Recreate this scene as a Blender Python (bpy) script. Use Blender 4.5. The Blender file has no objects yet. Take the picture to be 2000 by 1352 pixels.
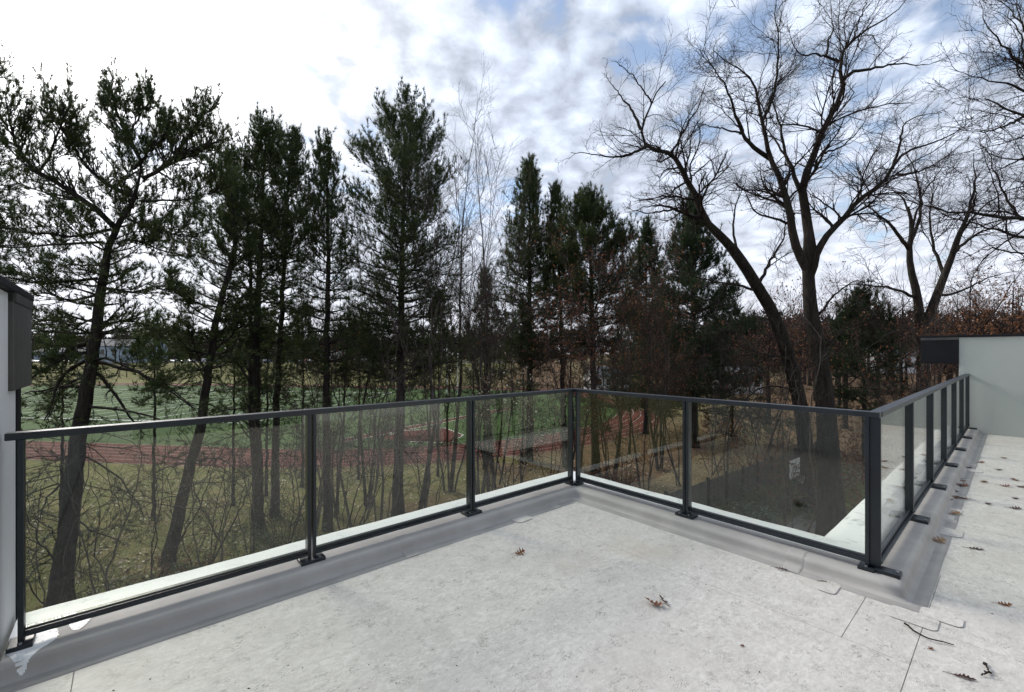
import bpy, math, random
import numpy as np
from mathutils import Vector, Matrix

random.seed(7)
SC = bpy.context.scene
COL = SC.collection

# ---------------------------------------------------------------- camera
CAMZ = 1.434
cam = bpy.data.cameras.new('camera'); cam_o = bpy.data.objects.new('camera', cam); COL.objects.link(cam_o)
cam_o.location = (0, 0, CAMZ); cam_o.rotation_euler = (math.pi/2, 0, 0)
cam.sensor_width = 36.0; cam.lens = 15.48; cam.shift_y = 0.0075
cam.clip_start = 0.05; cam.clip_end = 3000
SC.camera = cam_o

# ---------------------------------------------------------------- node helpers
def nd(nt, typ, **kw):
    n = nt.nodes.new(typ)
    ins = kw.pop('ins', {})
    for k, v in kw.items(): setattr(n, k, v)
    for k, v in ins.items():
        if isinstance(v, bpy.types.NodeSocket): nt.links.new(v, n.inputs[k])
        else: n.inputs[k].default_value = v
    return n
def mth(nt, op, a, b=0.0, c=0.0, clamp=False):
    n = nt.nodes.new('ShaderNodeMath'); n.operation = op; n.use_clamp = clamp
    for i, v in enumerate((a, b, c)):
        if isinstance(v, bpy.types.NodeSocket): nt.links.new(v, n.inputs[i])
        else: n.inputs[i].default_value = v
    return n.outputs[0]
def mixc(nt, f, a, b, blend='MIX'):
    n = nt.nodes.new('ShaderNodeMix'); n.data_type = 'RGBA'; n.blend_type = blend
    for i, v in ((0, f), (6, a), (7, b)):
        if isinstance(v, bpy.types.NodeSocket): nt.links.new(v, n.inputs[i])
        elif i == 0: n.inputs[0].default_value = v
        else: n.inputs[i].default_value = (*v, 1) if len(v) == 3 else v
    return n.outputs[2]
def sstep(nt, x, lo, hi):
    n = nt.nodes.new('ShaderNodeMapRange'); n.interpolation_type = 'SMOOTHSTEP'
    nt.links.new(x, n.inputs[0]); n.inputs[1].default_value = lo; n.inputs[2].default_value = hi
    return n.outputs[0]
def noise(nt, vec, scale, detail=4.0, rough=0.55, dist=0.0):
    n = nt.nodes.new('ShaderNodeTexNoise')
    n.inputs['Scale'].default_value = scale; n.inputs['Detail'].default_value = detail
    n.inputs['Roughness'].default_value = rough; n.inputs['Distortion'].default_value = dist
    if vec is not None: nt.links.new(vec, n.inputs['Vector'])
    return n.outputs[0]

# ---------------------------------------------------------------- world: Nishita sky behind broken cloud, bright round the veiled sun
SUN_EL, SUN_AZ = math.radians(31), math.radians(-48)          # azimuth from +Y towards +X
SUND = Vector((math.sin(SUN_AZ)*math.cos(SUN_EL), math.cos(SUN_AZ)*math.cos(SUN_EL), math.sin(SUN_EL)))
W = bpy.data.worlds.new('World'); SC.world = W; W.use_nodes = True
nt = W.node_tree; nt.nodes.clear()
tc = nd(nt, 'ShaderNodeTexCoord'); D = tc.outputs['Generated']
sx = nd(nt, 'ShaderNodeSeparateXYZ', ins={0: D})
zc = mth(nt, 'ADD', mth(nt, 'MAXIMUM', sx.outputs[2], 0.0), 0.26)
P = nd(nt, 'ShaderNodeCombineXYZ', ins={0: mth(nt, 'DIVIDE', sx.outputs[0], zc), 1: mth(nt, 'DIVIDE', sx.outputs[1], zc), 2: 20.7}).outputs[0]
sky = nd(nt, 'ShaderNodeTexSky', sky_type='NISHITA', sun_disc=False, sun_elevation=SUN_EL, sun_rotation=SUN_AZ)
sky.air_density = 1.0; sky.dust_density = 0.25
nb = noise(nt, P, 1.6, 3, 0.5, 0.2)
nm = noise(nt, P, 6.5, 7, 0.60, 0.35)
nf = noise(nt, P, 15.0, 5, 0.62, 0.3)
vo = nd(nt, 'ShaderNodeTexVoronoi', feature='SMOOTH_F1', ins={'Vector': nd(nt, 'ShaderNodeVectorMath', operation='ADD', ins={0: P, 1: nd(nt, 'ShaderNodeVectorMath', operation='SCALE', ins={0: nd(nt, 'ShaderNodeTexNoise', ins={'Vector': P, 'Scale': 5.0, 'Detail': 4.0}).outputs[1], 'Scale': 0.22}).outputs[0]}).outputs[0], 'Scale': 10.5, 'Smoothness': 0.5}).outputs['Distance']
puff = mth(nt, 'SUBTRACT', 0.75, vo)
dens = mth(nt, 'ADD', mth(nt, 'ADD', mth(nt, 'MULTIPLY', nb, 0.48), mth(nt, 'MULTIPLY', nm, 0.36)), mth(nt, 'MULTIPLY', puff, 0.20))
low = mth(nt, 'POWER', mth(nt, 'SUBTRACT', 1.0, mth(nt, 'MAXIMUM', sx.outputs[2], 0.0), clamp=True), 5.0)
dens2 = mth(nt, 'ADD', dens, mth(nt, 'MULTIPLY', low, 0.17))
dotn = nd(nt, 'ShaderNodeVectorMath', operation='DOT_PRODUCT', ins={0: D, 1: SUND}).outputs['Value']
dpos = mth(nt, 'MAXIMUM', dotn, 0.0)
glow = mth(nt, 'POWER', dpos, 36.0)
glow_w = mth(nt, 'POWER', dpos, 10.0)
dens3 = mth(nt, 'ADD', dens2, mth(nt, 'MULTIPLY', mth(nt, 'POWER', dpos, 22.0), 0.06))
cover = sstep(nt, dens3, 0.345, 0.455)
shade = mth(nt, 'ADD', mth(nt, 'ADD', mth(nt, 'MULTIPLY', nm, 0.45), mth(nt, 'MULTIPLY', nf, 0.25)), mth(nt, 'MULTIPLY', puff, 0.30))
cb = nd(nt, 'ShaderNodeMapRange', ins={0: shade, 1: 0.33, 2: 0.65, 3: 0.55, 4: 1.36}).outputs[0]
cb = mth(nt, 'ADD', mth(nt, 'MULTIPLY', cb, mth(nt, 'SUBTRACT', 1.0, mth(nt, 'MULTIPLY', low, 0.8))), mth(nt, 'MULTIPLY', low, 0.78))
ccol = mixc(nt, glow_w, (0.70, 0.785, 0.95), (0.99, 0.98, 0.96))
ccol = mixc(nt, low, ccol, (1.0, 1.0, 1.06))
val = mth(nt, 'MULTIPLY', cb, mth(nt, 'ADD', mth(nt, 'MULTIPLY', glow_w, 2.0), 4.2))
val = mth(nt, 'ADD', val, mth(nt, 'MULTIPLY', glow, 10.0))
vv = nd(nt, 'ShaderNodeCombineXYZ', ins={0: val, 1: val, 2: val}).outputs[0]
cl = mixc(nt, 1.0, ccol, vv, 'MULTIPLY')
skyl = mixc(nt, 1.0, sky.outputs[0], (0.86, 0.80, 0.76), 'MULTIPLY')
full = mixc(nt, mth(nt, 'ADD', mth(nt, 'MULTIPLY', cover, 0.78), 0.22), skyl, cl)
bg = nd(nt, 'ShaderNodeBackground', ins={0: full, 1: 0.1})
wo = nd(nt, 'ShaderNodeOutputWorld'); nt.links.new(bg.outputs[0], wo.inputs[0])

# ---------------------------------------------------------------- veiled sun
sl = bpy.data.lights.new('sun', 'SUN'); sl.energy = 1.5; sl.angle = math.radians(18); sl.color = (1.0, 0.96, 0.9)
so = bpy.data.objects.new('sun', sl); COL.objects.link(so)
so.rotation_euler = (-SUND).to_track_quat('-Z', 'Y').to_euler()

SC.view_settings.view_transform = 'Standard'; SC.view_settings.look = 'None'
SC.view_settings.exposure = 1.52; SC.view_settings.gamma = 1.0; SC.view_settings.use_curve_mapping = False
SC.render.engine = 'CYCLES'
SC.cycles.max_bounces = 8; SC.cycles.transparent_max_bounces = 24; SC.cycles.use_denoising = True
SC.cycles.sample_clamp_indirect = 3.0

# ---------------------------------------------------------------- materials
def new_mat(name):
    m = bpy.data.materials.new(name); m.use_nodes = True
    nt = m.node_tree; b = nt.nodes['Principled BSDF']
    return m, nt, b
def obj_vec(nt, scale=(1, 1, 1)):
    t = nd(nt, 'ShaderNodeTexCoord')
    return nd(nt, 'ShaderNodeMapping', ins={0: t.outputs['Object'], 'Scale': scale}).outputs[0]
def geo_vec(nt, scale=(1, 1, 1), rot=(0, 0, 0)):
    t = nd(nt, 'ShaderNodeNewGeometry')
    return nd(nt, 'ShaderNodeMapping', ins={0: t.outputs['Position'], 'Scale': scale, 'Rotation': rot}).outputs[0]
def bump(nt, b, h, strength=0.3, dist=0.01):
    n = nd(nt, 'ShaderNodeBump', ins={'Height': h, 'Strength': strength, 'Distance': dist})
    nt.links.new(n.outputs[0], b.inputs['Normal'])
def two_tone(name, c1, c2, scale=5.0, rough=0.8, stretch=(1, 1, 1), lo=0.35, hi=0.65, bumpk=0.0, bdist=0.01, detail=5, metallic=0.0, rv=0.0):
    m, nt, b = new_mat(name)
    v = geo_vec(nt, stretch)
    f = sstep(nt, noise(nt, v, scale, detail, 0.6), lo, hi)
    nt.links.new(mixc(nt, f, c1, c2), b.inputs['Base Color'])
    b.inputs['Roughness'].default_value = rough; b.inputs['Metallic'].default_value = metallic
    if rv:
        nt.links.new(mth(nt, 'ADD', mth(nt, 'MULTIPLY', noise(nt, v, scale*3, 4), rv), rough - rv/2), b.inputs['Roughness'])
    if bumpk: bump(nt, b, noise(nt, v, scale*2.5, 6, 0.65), bumpk, bdist)
    return m
def spec_down(m, v):
    m.node_tree.nodes['Principled BSDF'].inputs['Specular IOR Level'].default_value = v
def island_mat(name, cols, rough=0.75, trans=0.0, spec=0.3):
    m, nt, b = new_mat(name)
    g = nd(nt, 'ShaderNodeNewGeometry')
    r = nd(nt, 'ShaderNodeValToRGB', ins={0: g.outputs['Random Per Island']})
    els = r.color_ramp.elements
    while len(els) < len(cols): els.new(0.5)
    for i, c in enumerate(cols):
        els[i].position = i/(len(cols)-1); els[i].color = (*c, 1)
    nt.links.new(r.outputs[0], b.inputs['Base Color'])
    b.inputs['Roughness'].default_value = rough; b.inputs['Specular IOR Level'].default_value = spec
    if trans:
        tr = nd(nt, 'ShaderNodeBsdfTranslucent', ins={0: r.outputs[0]})
        mx = nd(nt, 'ShaderNodeMixShader', ins={0: trans, 1: b.outputs[0], 2: tr.outputs[0]})
        nt.links.new(mx.outputs[0], nt.nodes['Material Output'].inputs[0])
    return m

UV_ROT = math.atan2(0.658, 0.753)
def mk_deck():
    m, nt, b = new_mat('stone_print_membrane')
    v = geo_vec(nt, (1, 1, 1), (0, 0, -UV_ROT))
    vs = nd(nt, 'ShaderNodeMapping', ins={0: v, 'Scale': (1.0, 1.7, 1.0), 'Rotation': (0, 0, 0.35)}).outputs[0]
    n1 = noise(nt, vs, 1.3, 4, 0.6)
    n2 = noise(nt, vs, 24.0, 8, 0.78, 0.7)
    n3 = noise(nt, vs, 15.0, 3, 0.55, 2.2)
    n4 = noise(nt, v, 90.0, 3, 0.6)
    n5 = noise(nt, v, 0.8, 4, 0.6)
    n6 = noise(nt, v, 5.0, 5, 0.65)
    base = mixc(nt, sstep(nt, n2, 0.33, 0.67), (0.452, 0.430, 0.394), (0.628, 0.602, 0.56))
    base = mixc(nt, mth(nt, 'MULTIPLY', sstep(nt, n1, 0.42, 0.66), 0.6), base, (0.485, 0.46, 0.42))
    base = mixc(nt, mth(nt, 'MULTIPLY', sstep(nt, n6, 0.55, 0.72), 0.35), base, (0.67, 0.648, 0.612))
    vein = mth(nt, 'SUBTRACT', 1.0, sstep(nt, mth(nt, 'ABSOLUTE', mth(nt, 'SUBTRACT', n3, 0.5)), 0.0, 0.045))
    v2 = mth(nt, 'SUBTRACT', 1.0, sstep(nt, mth(nt, 'ABSOLUTE', mth(nt, 'SUBTRACT', noise(nt, vs, 31.0, 4, 0.6, 1.8), 0.47)), 0.0, 0.04))
    gap = mth(nt, 'MULTIPLY', sstep(nt, noise(nt, v, 11.0, 4, 0.7), 0.50, 0.60), sstep(nt, n6, 0.66, 0.46))
    base = mixc(nt, mth(nt, 'MULTIPLY', mth(nt, 'MULTIPLY', vein, gap), 0.9), base, (0.20, 0.188, 0.17))
    base = mixc(nt, mth(nt, 'MULTIPLY', mth(nt, 'MULTIPLY', v2, sstep(nt, noise(nt, v, 4.0, 3, 0.6), 0.44, 0.60)), 0.55), base, (0.27, 0.255, 0.23))
    base = mixc(nt, mth(nt, 'MULTIPLY', sstep(nt, noise(nt, vs, 7.0, 6, 0.72, 0.6), 0.52, 0.68), 0.5), base, (0.41, 0.39, 0.36))
    base = mixc(nt, mth(nt, 'MULTIPLY', sstep(nt, n4, 0.60, 0.72), 0.45), base, (0.30, 0.29, 0.275))
    base = mixc(nt, mth(nt, 'MULTIPLY', sstep(nt, n5, 0.55, 0.72), 0.5), base, (0.46, 0.40, 0.33))
    base = mixc(nt, mth(nt, 'MULTIPLY', mth(nt, 'MULTIPLY', sstep(nt, noise(nt, v, 2.3, 4, 0.6), 0.64, 0.74), sstep(nt, n6, 0.45, 0.6)), 0.6), base, (0.34, 0.31, 0.27))
    nt.links.new(base, b.inputs['Base Color'])
    nt.links.new(mth(nt, 'ADD', mth(nt, 'MULTIPLY', n2, 0.3), 0.42), b.inputs['Roughness'])
    b.inputs['Specular IOR Level'].default_value = 0.3
    bump(nt, b, mth(nt, 'ADD', mth(nt, 'MULTIPLY', n3, 0.5), mth(nt, 'MULTIPLY', noise(nt, v, 1.6, 2), 3.0)), 0.35, 0.004)
    return m
M = {}
M['deck'] = mk_deck()
M['seam'] = two_tone('seam_grime', (0.24, 0.23, 0.21), (0.40, 0.39, 0.37), 9, 0.85)
M['flash'] = two_tone('grey_flashing_membrane', (0.31, 0.297, 0.278), (0.395, 0.378, 0.356), 2.6, 0.7, (1, 1, 1), 0.3, 0.7, 0.25, 0.006, rv=0.25)
def mk_white():
    m, nt, b = new_mat('white_elastomeric_paint')
    v = geo_vec(nt)
    n = noise(nt, v, 7.0, 6, 0.65, 0.6); n2 = noise(nt, v, 1.3, 3)
    c = mixc(nt, mth(nt, 'MULTIPLY', sstep(nt, n, 0.54, 0.66), sstep(nt, n2, 0.42, 0.66)), (0.80, 0.81, 0.81), (0.42, 0.44, 0.44))
    nt.links.new(c, b.inputs['Base Color']); b.inputs['Roughness'].default_value = 0.5
    bump(nt, b, noise(nt, v, 30, 5, 0.7), 0.5, 0.006)
    return m
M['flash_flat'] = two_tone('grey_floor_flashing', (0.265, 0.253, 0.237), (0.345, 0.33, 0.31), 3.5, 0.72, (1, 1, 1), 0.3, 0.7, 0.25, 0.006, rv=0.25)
M['white'] = mk_white()
def mk_stucco(name, c1, c2):
    m, nt, b = new_mat(name)
    v = geo_vec(nt)
    n = noise(nt, v, 0.9, 5, 0.6)
    st = noise(nt, geo_vec(nt, (3, 3, 0.3)), 2.0, 4, 0.6)
    c = mixc(nt, sstep(nt, n, 0.3, 0.7), c1, c2)
    c = mixc(nt, mth(nt, 'MULTIPLY', sstep(nt, st, 0.56, 0.75), 0.25), c, tuple(x*0.72 for x in c1))
    nt.links.new(c, b.inputs['Base Color']); b.inputs['Roughness'].default_value = 0.85
    bump(nt, b, noise(nt, v, 160, 3, 0.7), 0.35, 0.003)
    return m
M['stucco'] = mk_stucco('grey_green_stucco', (0.335, 0.365, 0.342), (0.375, 0.40, 0.378))
M['stucco_white'] = mk_stucco('pale_stucco', (0.52, 0.53, 0.525), (0.60, 0.61, 0.60))
M['black'] = two_tone('black_fascia_metal', (0.004, 0.0045, 0.007), (0.008, 0.009, 0.012), 3, 0.6, rv=0.2)
spec_down(M['black'], 0.2)
M['bronze'] = two_tone('weathered_bronze_fascia', (0.050, 0.046, 0.042), (0.068, 0.063, 0.058), 3, 0.55, rv=0.2)
M['rail'] = two_tone('charcoal_powder_coat', (0.009, 0.013, 0.017), (0.014, 0.019, 0.024), 6, 0.38, bumpk=0.05, bdist=0.002, rv=0.12)
M['bolt'] = two_tone('dull_steel', (0.25, 0.26, 0.27), (0.4, 0.41, 0.42), 40, 0.4, metallic=0.9)
def mk_glass():
    m, nt, b = new_mat('tinted_glass'); nt.nodes.remove(b)
    lw = nd(nt, 'ShaderNodeLayerWeight', ins={'Blend': 0.5})
    f = mth(nt, 'ADD', mth(nt, 'MULTIPLY', mth(nt, 'POWER', lw.outputs['Facing'], 5.0), 0.955), 0.045)
    tr = nd(nt, 'ShaderNodeBsdfTransparent', ins={0: (0.90, 0.915, 0.875, 1)})
    gl = nd(nt, 'ShaderNodeBsdfGlossy', ins={0: (1, 1, 1, 1), 'Roughness': 0.0})
    mx = nd(nt, 'ShaderNodeMixShader', ins={0: f, 1: tr.outputs[0], 2: gl.outputs[0]})
    nt.links.new(mx.outputs[0], nt.nodes['Material Output'].inputs[0])
    return m
M['glass'] = mk_glass()
def mk_dark_glass():
    m, nt, b = new_mat('dark_door_glass'); b.inputs['Base Color'].default_value = (0.01, 0.012, 0.014, 1); b.inputs['Roughness'].default_value = 0.05
    return m
M['window'] = mk_dark_glass()
def mk_bark(name, c1, c2, sc=5.0, moss=None):
    m, nt, b = new_mat(name)
    v = geo_vec(nt, (1, 1, 0.16))
    n = noise(nt, v, sc, 7, 0.7, 0.5)
    vor = nd(nt, 'ShaderNodeTexVoronoi', ins={'Vector': v, 'Scale': sc*2.2})
    f = mth(nt, 'MULTIPLY', sstep(nt, n, 0.3, 0.7), sstep(nt, vor.outputs['Distance'], 0.05, 0.45))
    c = mixc(nt, f, c1, c2)
    if moss:
        c = mixc(nt, mth(nt, 'MULTIPLY', sstep(nt, noise(nt, geo_vec(nt), 1.1, 4), 0.5, 0.66), 0.6), c, moss)
    nt.links.new(c, b.inputs['Base Color']); b.inputs['Roughness'].default_value = 0.92; b.inputs['Specular IOR Level'].default_value = 0.15
    bump(nt, b, f, 0.9, 0.05)
    return m
M['pine_bark'] = mk_bark('pine_bark', (0.012, 0.010, 0.009), (0.042, 0.036, 0.032))
M['oak_bark'] = mk_bark('oak_bark', (0.012, 0.010, 0.0085), (0.045, 0.037, 0.030), 4.5, (0.027, 0.029, 0.019))
M['twig'] = two_tone('twig_bark', (0.016, 0.0125, 0.011), (0.040, 0.031, 0.027), 1.5, 0.9)
M['grey_twig'] = two_tone('grey_sapling_bark', (0.036, 0.030, 0.026), (0.090, 0.075, 0.066), 1.5, 0.9)
M['needle'] = island_mat('pine_needles', [(0.016, 0.028, 0.010), (0.030, 0.050, 0.015), (0.048, 0.074, 0.022), (0.085, 0.092, 0.032)], 0.6, 0.35, 0.25)
M['needle_dark'] = island_mat('dark_evergreen_needles', [(0.015, 0.029, 0.011), (0.026, 0.046, 0.018), (0.042, 0.066, 0.026)], 0.6, 0.35, 0.25)
M['leaf_brown'] = island_mat('withered_brown_leaves', [(0.085, 0.034, 0.022), (0.16, 0.068, 0.034), (0.24, 0.105, 0.05), (0.13, 0.046, 0.034)], 0.7, 0.35)
M['leaf_orange'] = island_mat('orange_oak_leaves', [(0.10, 0.040, 0.022), (0.17, 0.070, 0.03), (0.22, 0.10, 0.04), (0.09, 0.045, 0.03)], 0.7, 0.3)
M['litter'] = island_mat('fallen_leaf_litter', [(0.11, 0.07, 0.04), (0.22, 0.145, 0.085), (0.36, 0.28, 0.20), (0.62, 0.56, 0.47)], 0.8, 0.0)
M['deck_leaf'] = island_mat('dry_oak_leaf', [(0.10, 0.034, 0.018), (0.15, 0.055, 0.025), (0.21, 0.085, 0.035)], 0.55, 0.15)
M['deck_leaf_tan'] = island_mat('dry_tan_leaf', [(0.22, 0.13, 0.07), (0.30, 0.19, 0.11)], 0.6, 0.15)
M['deck_leaf_dark'] = island_mat('dark_wet_leaf', [(0.045, 0.022, 0.018), (0.07, 0.032, 0.026)], 0.5, 0.1)
M['shrub'] = island_mat('green_shrub_leaves', [(0.03, 0.055, 0.022), (0.06, 0.10, 0.04), (0.09, 0.13, 0.06)], 0.55, 0.2)
M['ivy_pale'] = island_mat('pale_variegated_leaves', [(0.05, 0.08, 0.05), (0.12, 0.17, 0.12), (0.25, 0.3, 0.24)], 0.55, 0.2)
def mk_ground():
    m, nt, b = new_mat('lawn_and_leaf_litter')
    g = nd(nt, 'ShaderNodeNewGeometry'); pos = g.outputs['Position']
    s = nd(nt, 'ShaderNodeSeparateXYZ', ins={0: pos})
    nA = noise(nt, pos, 0.13, 4, 0.6); nB = noise(nt, pos, 0.9, 6, 0.65); nC = noise(nt, pos, 9, 5, 0.7)
    grass = mixc(nt, sstep(nt, nC, 0.3, 0.7), (0.082, 0.090, 0.030), (0.17, 0.16, 0.064))
    grass = mixc(nt, mth(nt, 'MULTIPLY', sstep(nt, nB, 0.45, 0.65), 0.65), grass, (0.21, 0.165, 0.085))
    leafy = mixc(nt, sstep(nt, nC, 0.35, 0.65), (0.075, 0.048, 0.03), (0.20, 0.13, 0.078))
    leafy = mixc(nt, mth(nt, 'MULTIPLY', sstep(nt, nB, 0.46, 0.66), 0.6), leafy, (0.035, 0.03, 0.022))
    k = mth(nt, 'ADD', mth(nt, 'MULTIPLY', s.outputs[0], 0.055), mth(nt, 'MULTIPLY', mth(nt, 'SUBTRACT', nA, 0.5), 3.2))
    f = sstep(nt, mth(nt, 'ADD', k, 0.5), 0.0, 0.75)
    c = mixc(nt, f, grass, leafy)
    # mown dry-grass clearing to the right and the yard behind the fence
    far = mth(nt, 'MULTIPLY', sstep(nt, mth(nt, 'SUBTRACT', s.outputs[1], mth(nt, 'MULTIPLY', s.outputs[0], 1.2)), 22.0, 36.0), sstep(nt, s.outputs[0], 18.0, 30.0))
    c = mixc(nt, mth(nt, 'MULTIPLY', far, 0.8), c, (0.19, 0.155, 0.085))
    nt.links.new(c, b.inputs['Base Color']); b.inputs['Roughness'].default_value = 0.95; b.inputs['Specular IOR Level'].default_value = 0.1
    bump(nt, b, nC, 0.8, 0.08)
    return m
M['ground'] = mk_ground()
M['path'] = two_tone('dry_mown_grass_path', (0.11, 0.085, 0.045), (0.22, 0.17, 0.10), 4, 0.95, bumpk=0.4, bdist=0.05)
M['drive'] = two_tone('grey_paving', (0.15, 0.142, 0.132), (0.23, 0.22, 0.205), 3, 0.9)
M['yard'] = two_tone('yard_turf', (0.075, 0.10, 0.034), (0.14, 0.16, 0.06), 5, 0.95, bumpk=0.5, bdist=0.05)
M['bed'] = two_tone('dark_garden_soil', (0.085, 0.095, 0.045), (0.19, 0.165, 0.105), 4, 0.95, bumpk=0.5, bdist=0.05)
M['turf'] = two_tone('sports_turf', (0.040, 0.072, 0.022), (0.058, 0.094, 0.030), 0.06, 0.9, (1, 1, 1), 0.4, 0.6)
M['track'] = two_tone('red_track_surface', (0.082, 0.022, 0.017), (0.11, 0.031, 0.025), 0.5, 0.9, (1, 1, 1), 0.3, 0.7)
M['line'] = two_tone('white_line_paint', (0.62, 0.62, 0.60), (0.75, 0.75, 0.73), 3, 0.8)
M['asphalt'] = two_tone('lot_asphalt', (0.05, 0.05, 0.05), (0.075, 0.075, 0.073), 0.6, 0.9)
M['woods'] = island_mat('distant_bare_woods', [(0.030, 0.024, 0.021), (0.05, 0.038, 0.032), (0.065, 0.05, 0.042), (0.028, 0.032, 0.02)], 0.95, 0.0, 0.1)
M['fence_post'] = two_tone('black_stained_post', (0.012, 0.011, 0.011), (0.022, 0.021, 0.020), 2.5, 0.85)
M['fence'] = two_tone('dark_stained_board', (0.050, 0.047, 0.043), (0.10, 0.092, 0.083), 2.5, 0.8, (6, 6, 0.4), bumpk=0.3)
M['siding_blue'] = two_tone('pale_blue_siding', (0.24, 0.30, 0.37), (0.29, 0.35, 0.42), 0.4, 0.8)
M['siding_white'] = two_tone('white_siding', (0.5, 0.5, 0.49), (0.6, 0.6, 0.59), 0.4, 0.8)
M['roofing'] = two_tone('grey_roof_shingles', (0.09, 0.09, 0.095), (0.16, 0.16, 0.165), 1.5, 0.9)
M['board_white'] = two_tone('white_backboard', (0.62, 0.62, 0.60), (0.72, 0.72, 0.70), 2, 0.5)
M['dark_metal'] = two_tone('dark_weathered_metal', (0.02, 0.02, 0.02), (0.05, 0.048, 0.045), 6, 0.6)
M['net'] = two_tone('net_cord', (0.45, 0.45, 0.44), (0.55, 0.55, 0.53), 6, 0.8)
M['tyre'] = two_tone('tyre_rubber', (0.012, 0.012, 0.012), (0.02, 0.02, 0.02), 6, 0.8)
for k_ in ('turf', 'track', 'path', 'drive', 'yard', 'bed', 'asphalt', 'fence', 'fence_post', 'line', 'twig', 'grey_twig', 'ground'): spec_down(M[k_], 0.04)
for nm_, c_ in (('white', (0.7, 0.7, 0.7)), ('silver', (0.42, 0.43, 0.44)), ('dark', (0.03, 0.033, 0.04)), ('red', (0.30, 0.03, 0.03)), ('blue', (0.05, 0.09, 0.2))):
    M['car_'+nm_] = two_tone(nm_+'_car_paint', c_, tuple(min(1, x*1.1) for x in c_), 2, 0.3)

# ---------------------------------------------------------------- mesh helpers
def mesh_of(name, V, Q=None, T=None, smooth=False, N=None):
    """numpy vertices, quads (n,4) and triangles (n,3), or a list of n-gons, to a mesh datablock"""
    me = bpy.data.meshes.new(name)
    V = np.asarray(V, dtype=np.float32).reshape(-1, 3)
    if N is not None:
        me.from_pydata(V.tolist(), [], [list(map(int, f)) for f in N]); 
    else:
        Q = np.zeros((0, 4), np.int32) if Q is None else np.asarray(Q, np.int32).reshape(-1, 4)
        T = np.zeros((0, 3), np.int32) if T is None else np.asarray(T, np.int32).reshape(-1, 3)
        loops = np.concatenate([Q.ravel(), T.ravel()]).astype(np.int32)
        starts = np.concatenate([np.arange(len(Q))*4, len(Q)*4 + np.arange(len(T))*3]).astype(np.int32)
        me.vertices.add(len(V)); me.vertices.foreach_set('co', V.ravel())
        me.loops.add(len(loops)); me.loops.foreach_set('vertex_index', loops)
        me.polygons.add(len(starts)); me.polygons.foreach_set('loop_start', starts)
        me.update(calc_edges=True)
    me.polygons.foreach_set('use_smooth', np.full(len(me.polygons), bool(smooth)))
    return me
def link(name, me, mat=None, parent=None, bevel=0.0, **props):
    if isinstance(me, bpy.types.Mesh) and mat is not None and not me.materials:
        for x in (mat if isinstance(mat, (list, tuple)) else [mat]): me.materials.append(x)
    o = bpy.data.objects.new(name, me); COL.objects.link(o)
    if parent is not None: o.parent = parent
    for k, v in props.items():
        if v is not None: o[k] = v
    if bevel:
        b = o.modifiers.new('bevel', 'BEVEL'); b.width = bevel; b.segments = 2; b.limit_method = 'ANGLE'
    return o
def root(name, loc, label, category, group=None, rz=0.0):
    o = bpy.data.objects.new(name, None); COL.objects.link(o); o.location = loc; o.rotation_euler = (0, 0, rz)
    o['label'] = label; o['category'] = category
    if group: o['group'] = group
    return o
def sub(V, r):      # world vertices -> coordinates of an unrotated root
    l = np.zeros(3) if r is None else np.array(world_loc(r))
    return np.asarray(V, float).reshape(-1, 3) - l
def world_loc(o):
    l = Vector(o.location)
    while o.parent is not None: o = o.parent; l = l + Vector(o.location)
    return l
BOXF = [(0, 3, 2, 1), (4, 5, 6, 7), (0, 1, 5, 4), (1, 2, 6, 5), (2, 3, 7, 6), (3, 0, 4, 7)]
def hexa(b4, t4):   # bottom ring, top ring (counter-clockwise from above)
    return np.array(list(b4) + list(t4), float), np.array(BOXF)
def boxes(lst):
    V, Q = [], []; n = 0
    for v, q in lst: V.append(v); Q.append(q + n); n += len(v)
    return np.concatenate(V), np.concatenate(Q)
def axbox(x0, x1, y0, y1, z0, z1):
    b = [(x0, y0), (x1, y0), (x1, y1), (x0, y1)]
    return hexa([(x, y, z0) for x, y in b], [(x, y, z1) for x, y in b])
# terrace frame: u runs along the left railing, v runs from it towards the house
UU = np.array([0.753, 0.658]); VV = np.array([0.658, -0.753]); CC = np.array([0.65, 4.62])
def uv(u, v, z=0.0):
    p = CC + u*UU + v*VV
    return (p[0], p[1], z)
def uvbox(u0, u1, v0, v1, z0, z1):
    b = [(u0, v1), (u1, v1), (u1, v0), (u0, v0)]      # counter-clockwise from above (v is to the right of u)
    return hexa([uv(u, v, z0) for u, v in b], [uv(u, v, z1) for u, v in b])
def prism(poly, z0, z1):
    n = len(poly)
    V = [(x, y, z0) for x, y in poly] + [(x, y, z1) for x, y in poly]
    a = sum(poly[i][0]*poly[(i+1) % n][1] - poly[(i+1) % n][0]*poly[i][1] for i in range(n))
    F = [list(range(n))[::-1], list(range(n, 2*n))] + [[i, (i+1) % n, n+(i+1) % n, n+i] for i in range(n)]
    if a < 0: F = [f[::-1] for f in F]
    return V, F
F_PX = 860.0
def at(px, py, d):      # photograph pixel + depth -> point in the world
    return np.array([(px-1000)/F_PX*d, d, CAMZ + (691-py)/F_PX*d])
def on_plane(px, py, z=0.0):
    d = F_PX*(CAMZ - z)/(py - 691)
    return np.array([(px-1000)/F_PX*d, d, z])
G0 = CAMZ - 10.0
def gz(x, y):
    x = np.asarray(x, float); y = np.asarray(y, float)
    t = np.clip((y - 168)/45, 0, 1); rise = 5.6*t*t*(3-2*t)
    t2 = np.clip((x - 20)/60, 0, 1)*np.clip((y - 40)/60, 0, 1)
    near = np.clip((34 - y)/20, 0, 1)
    return G0 + rise + 3.5*t2*t2*(3-2*t2) + near*0.12*(np.sin(x*0.7+1)*np.cos(y*0.55) + 0.5*np.sin(x*1.9)*np.sin(y*1.3))
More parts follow.
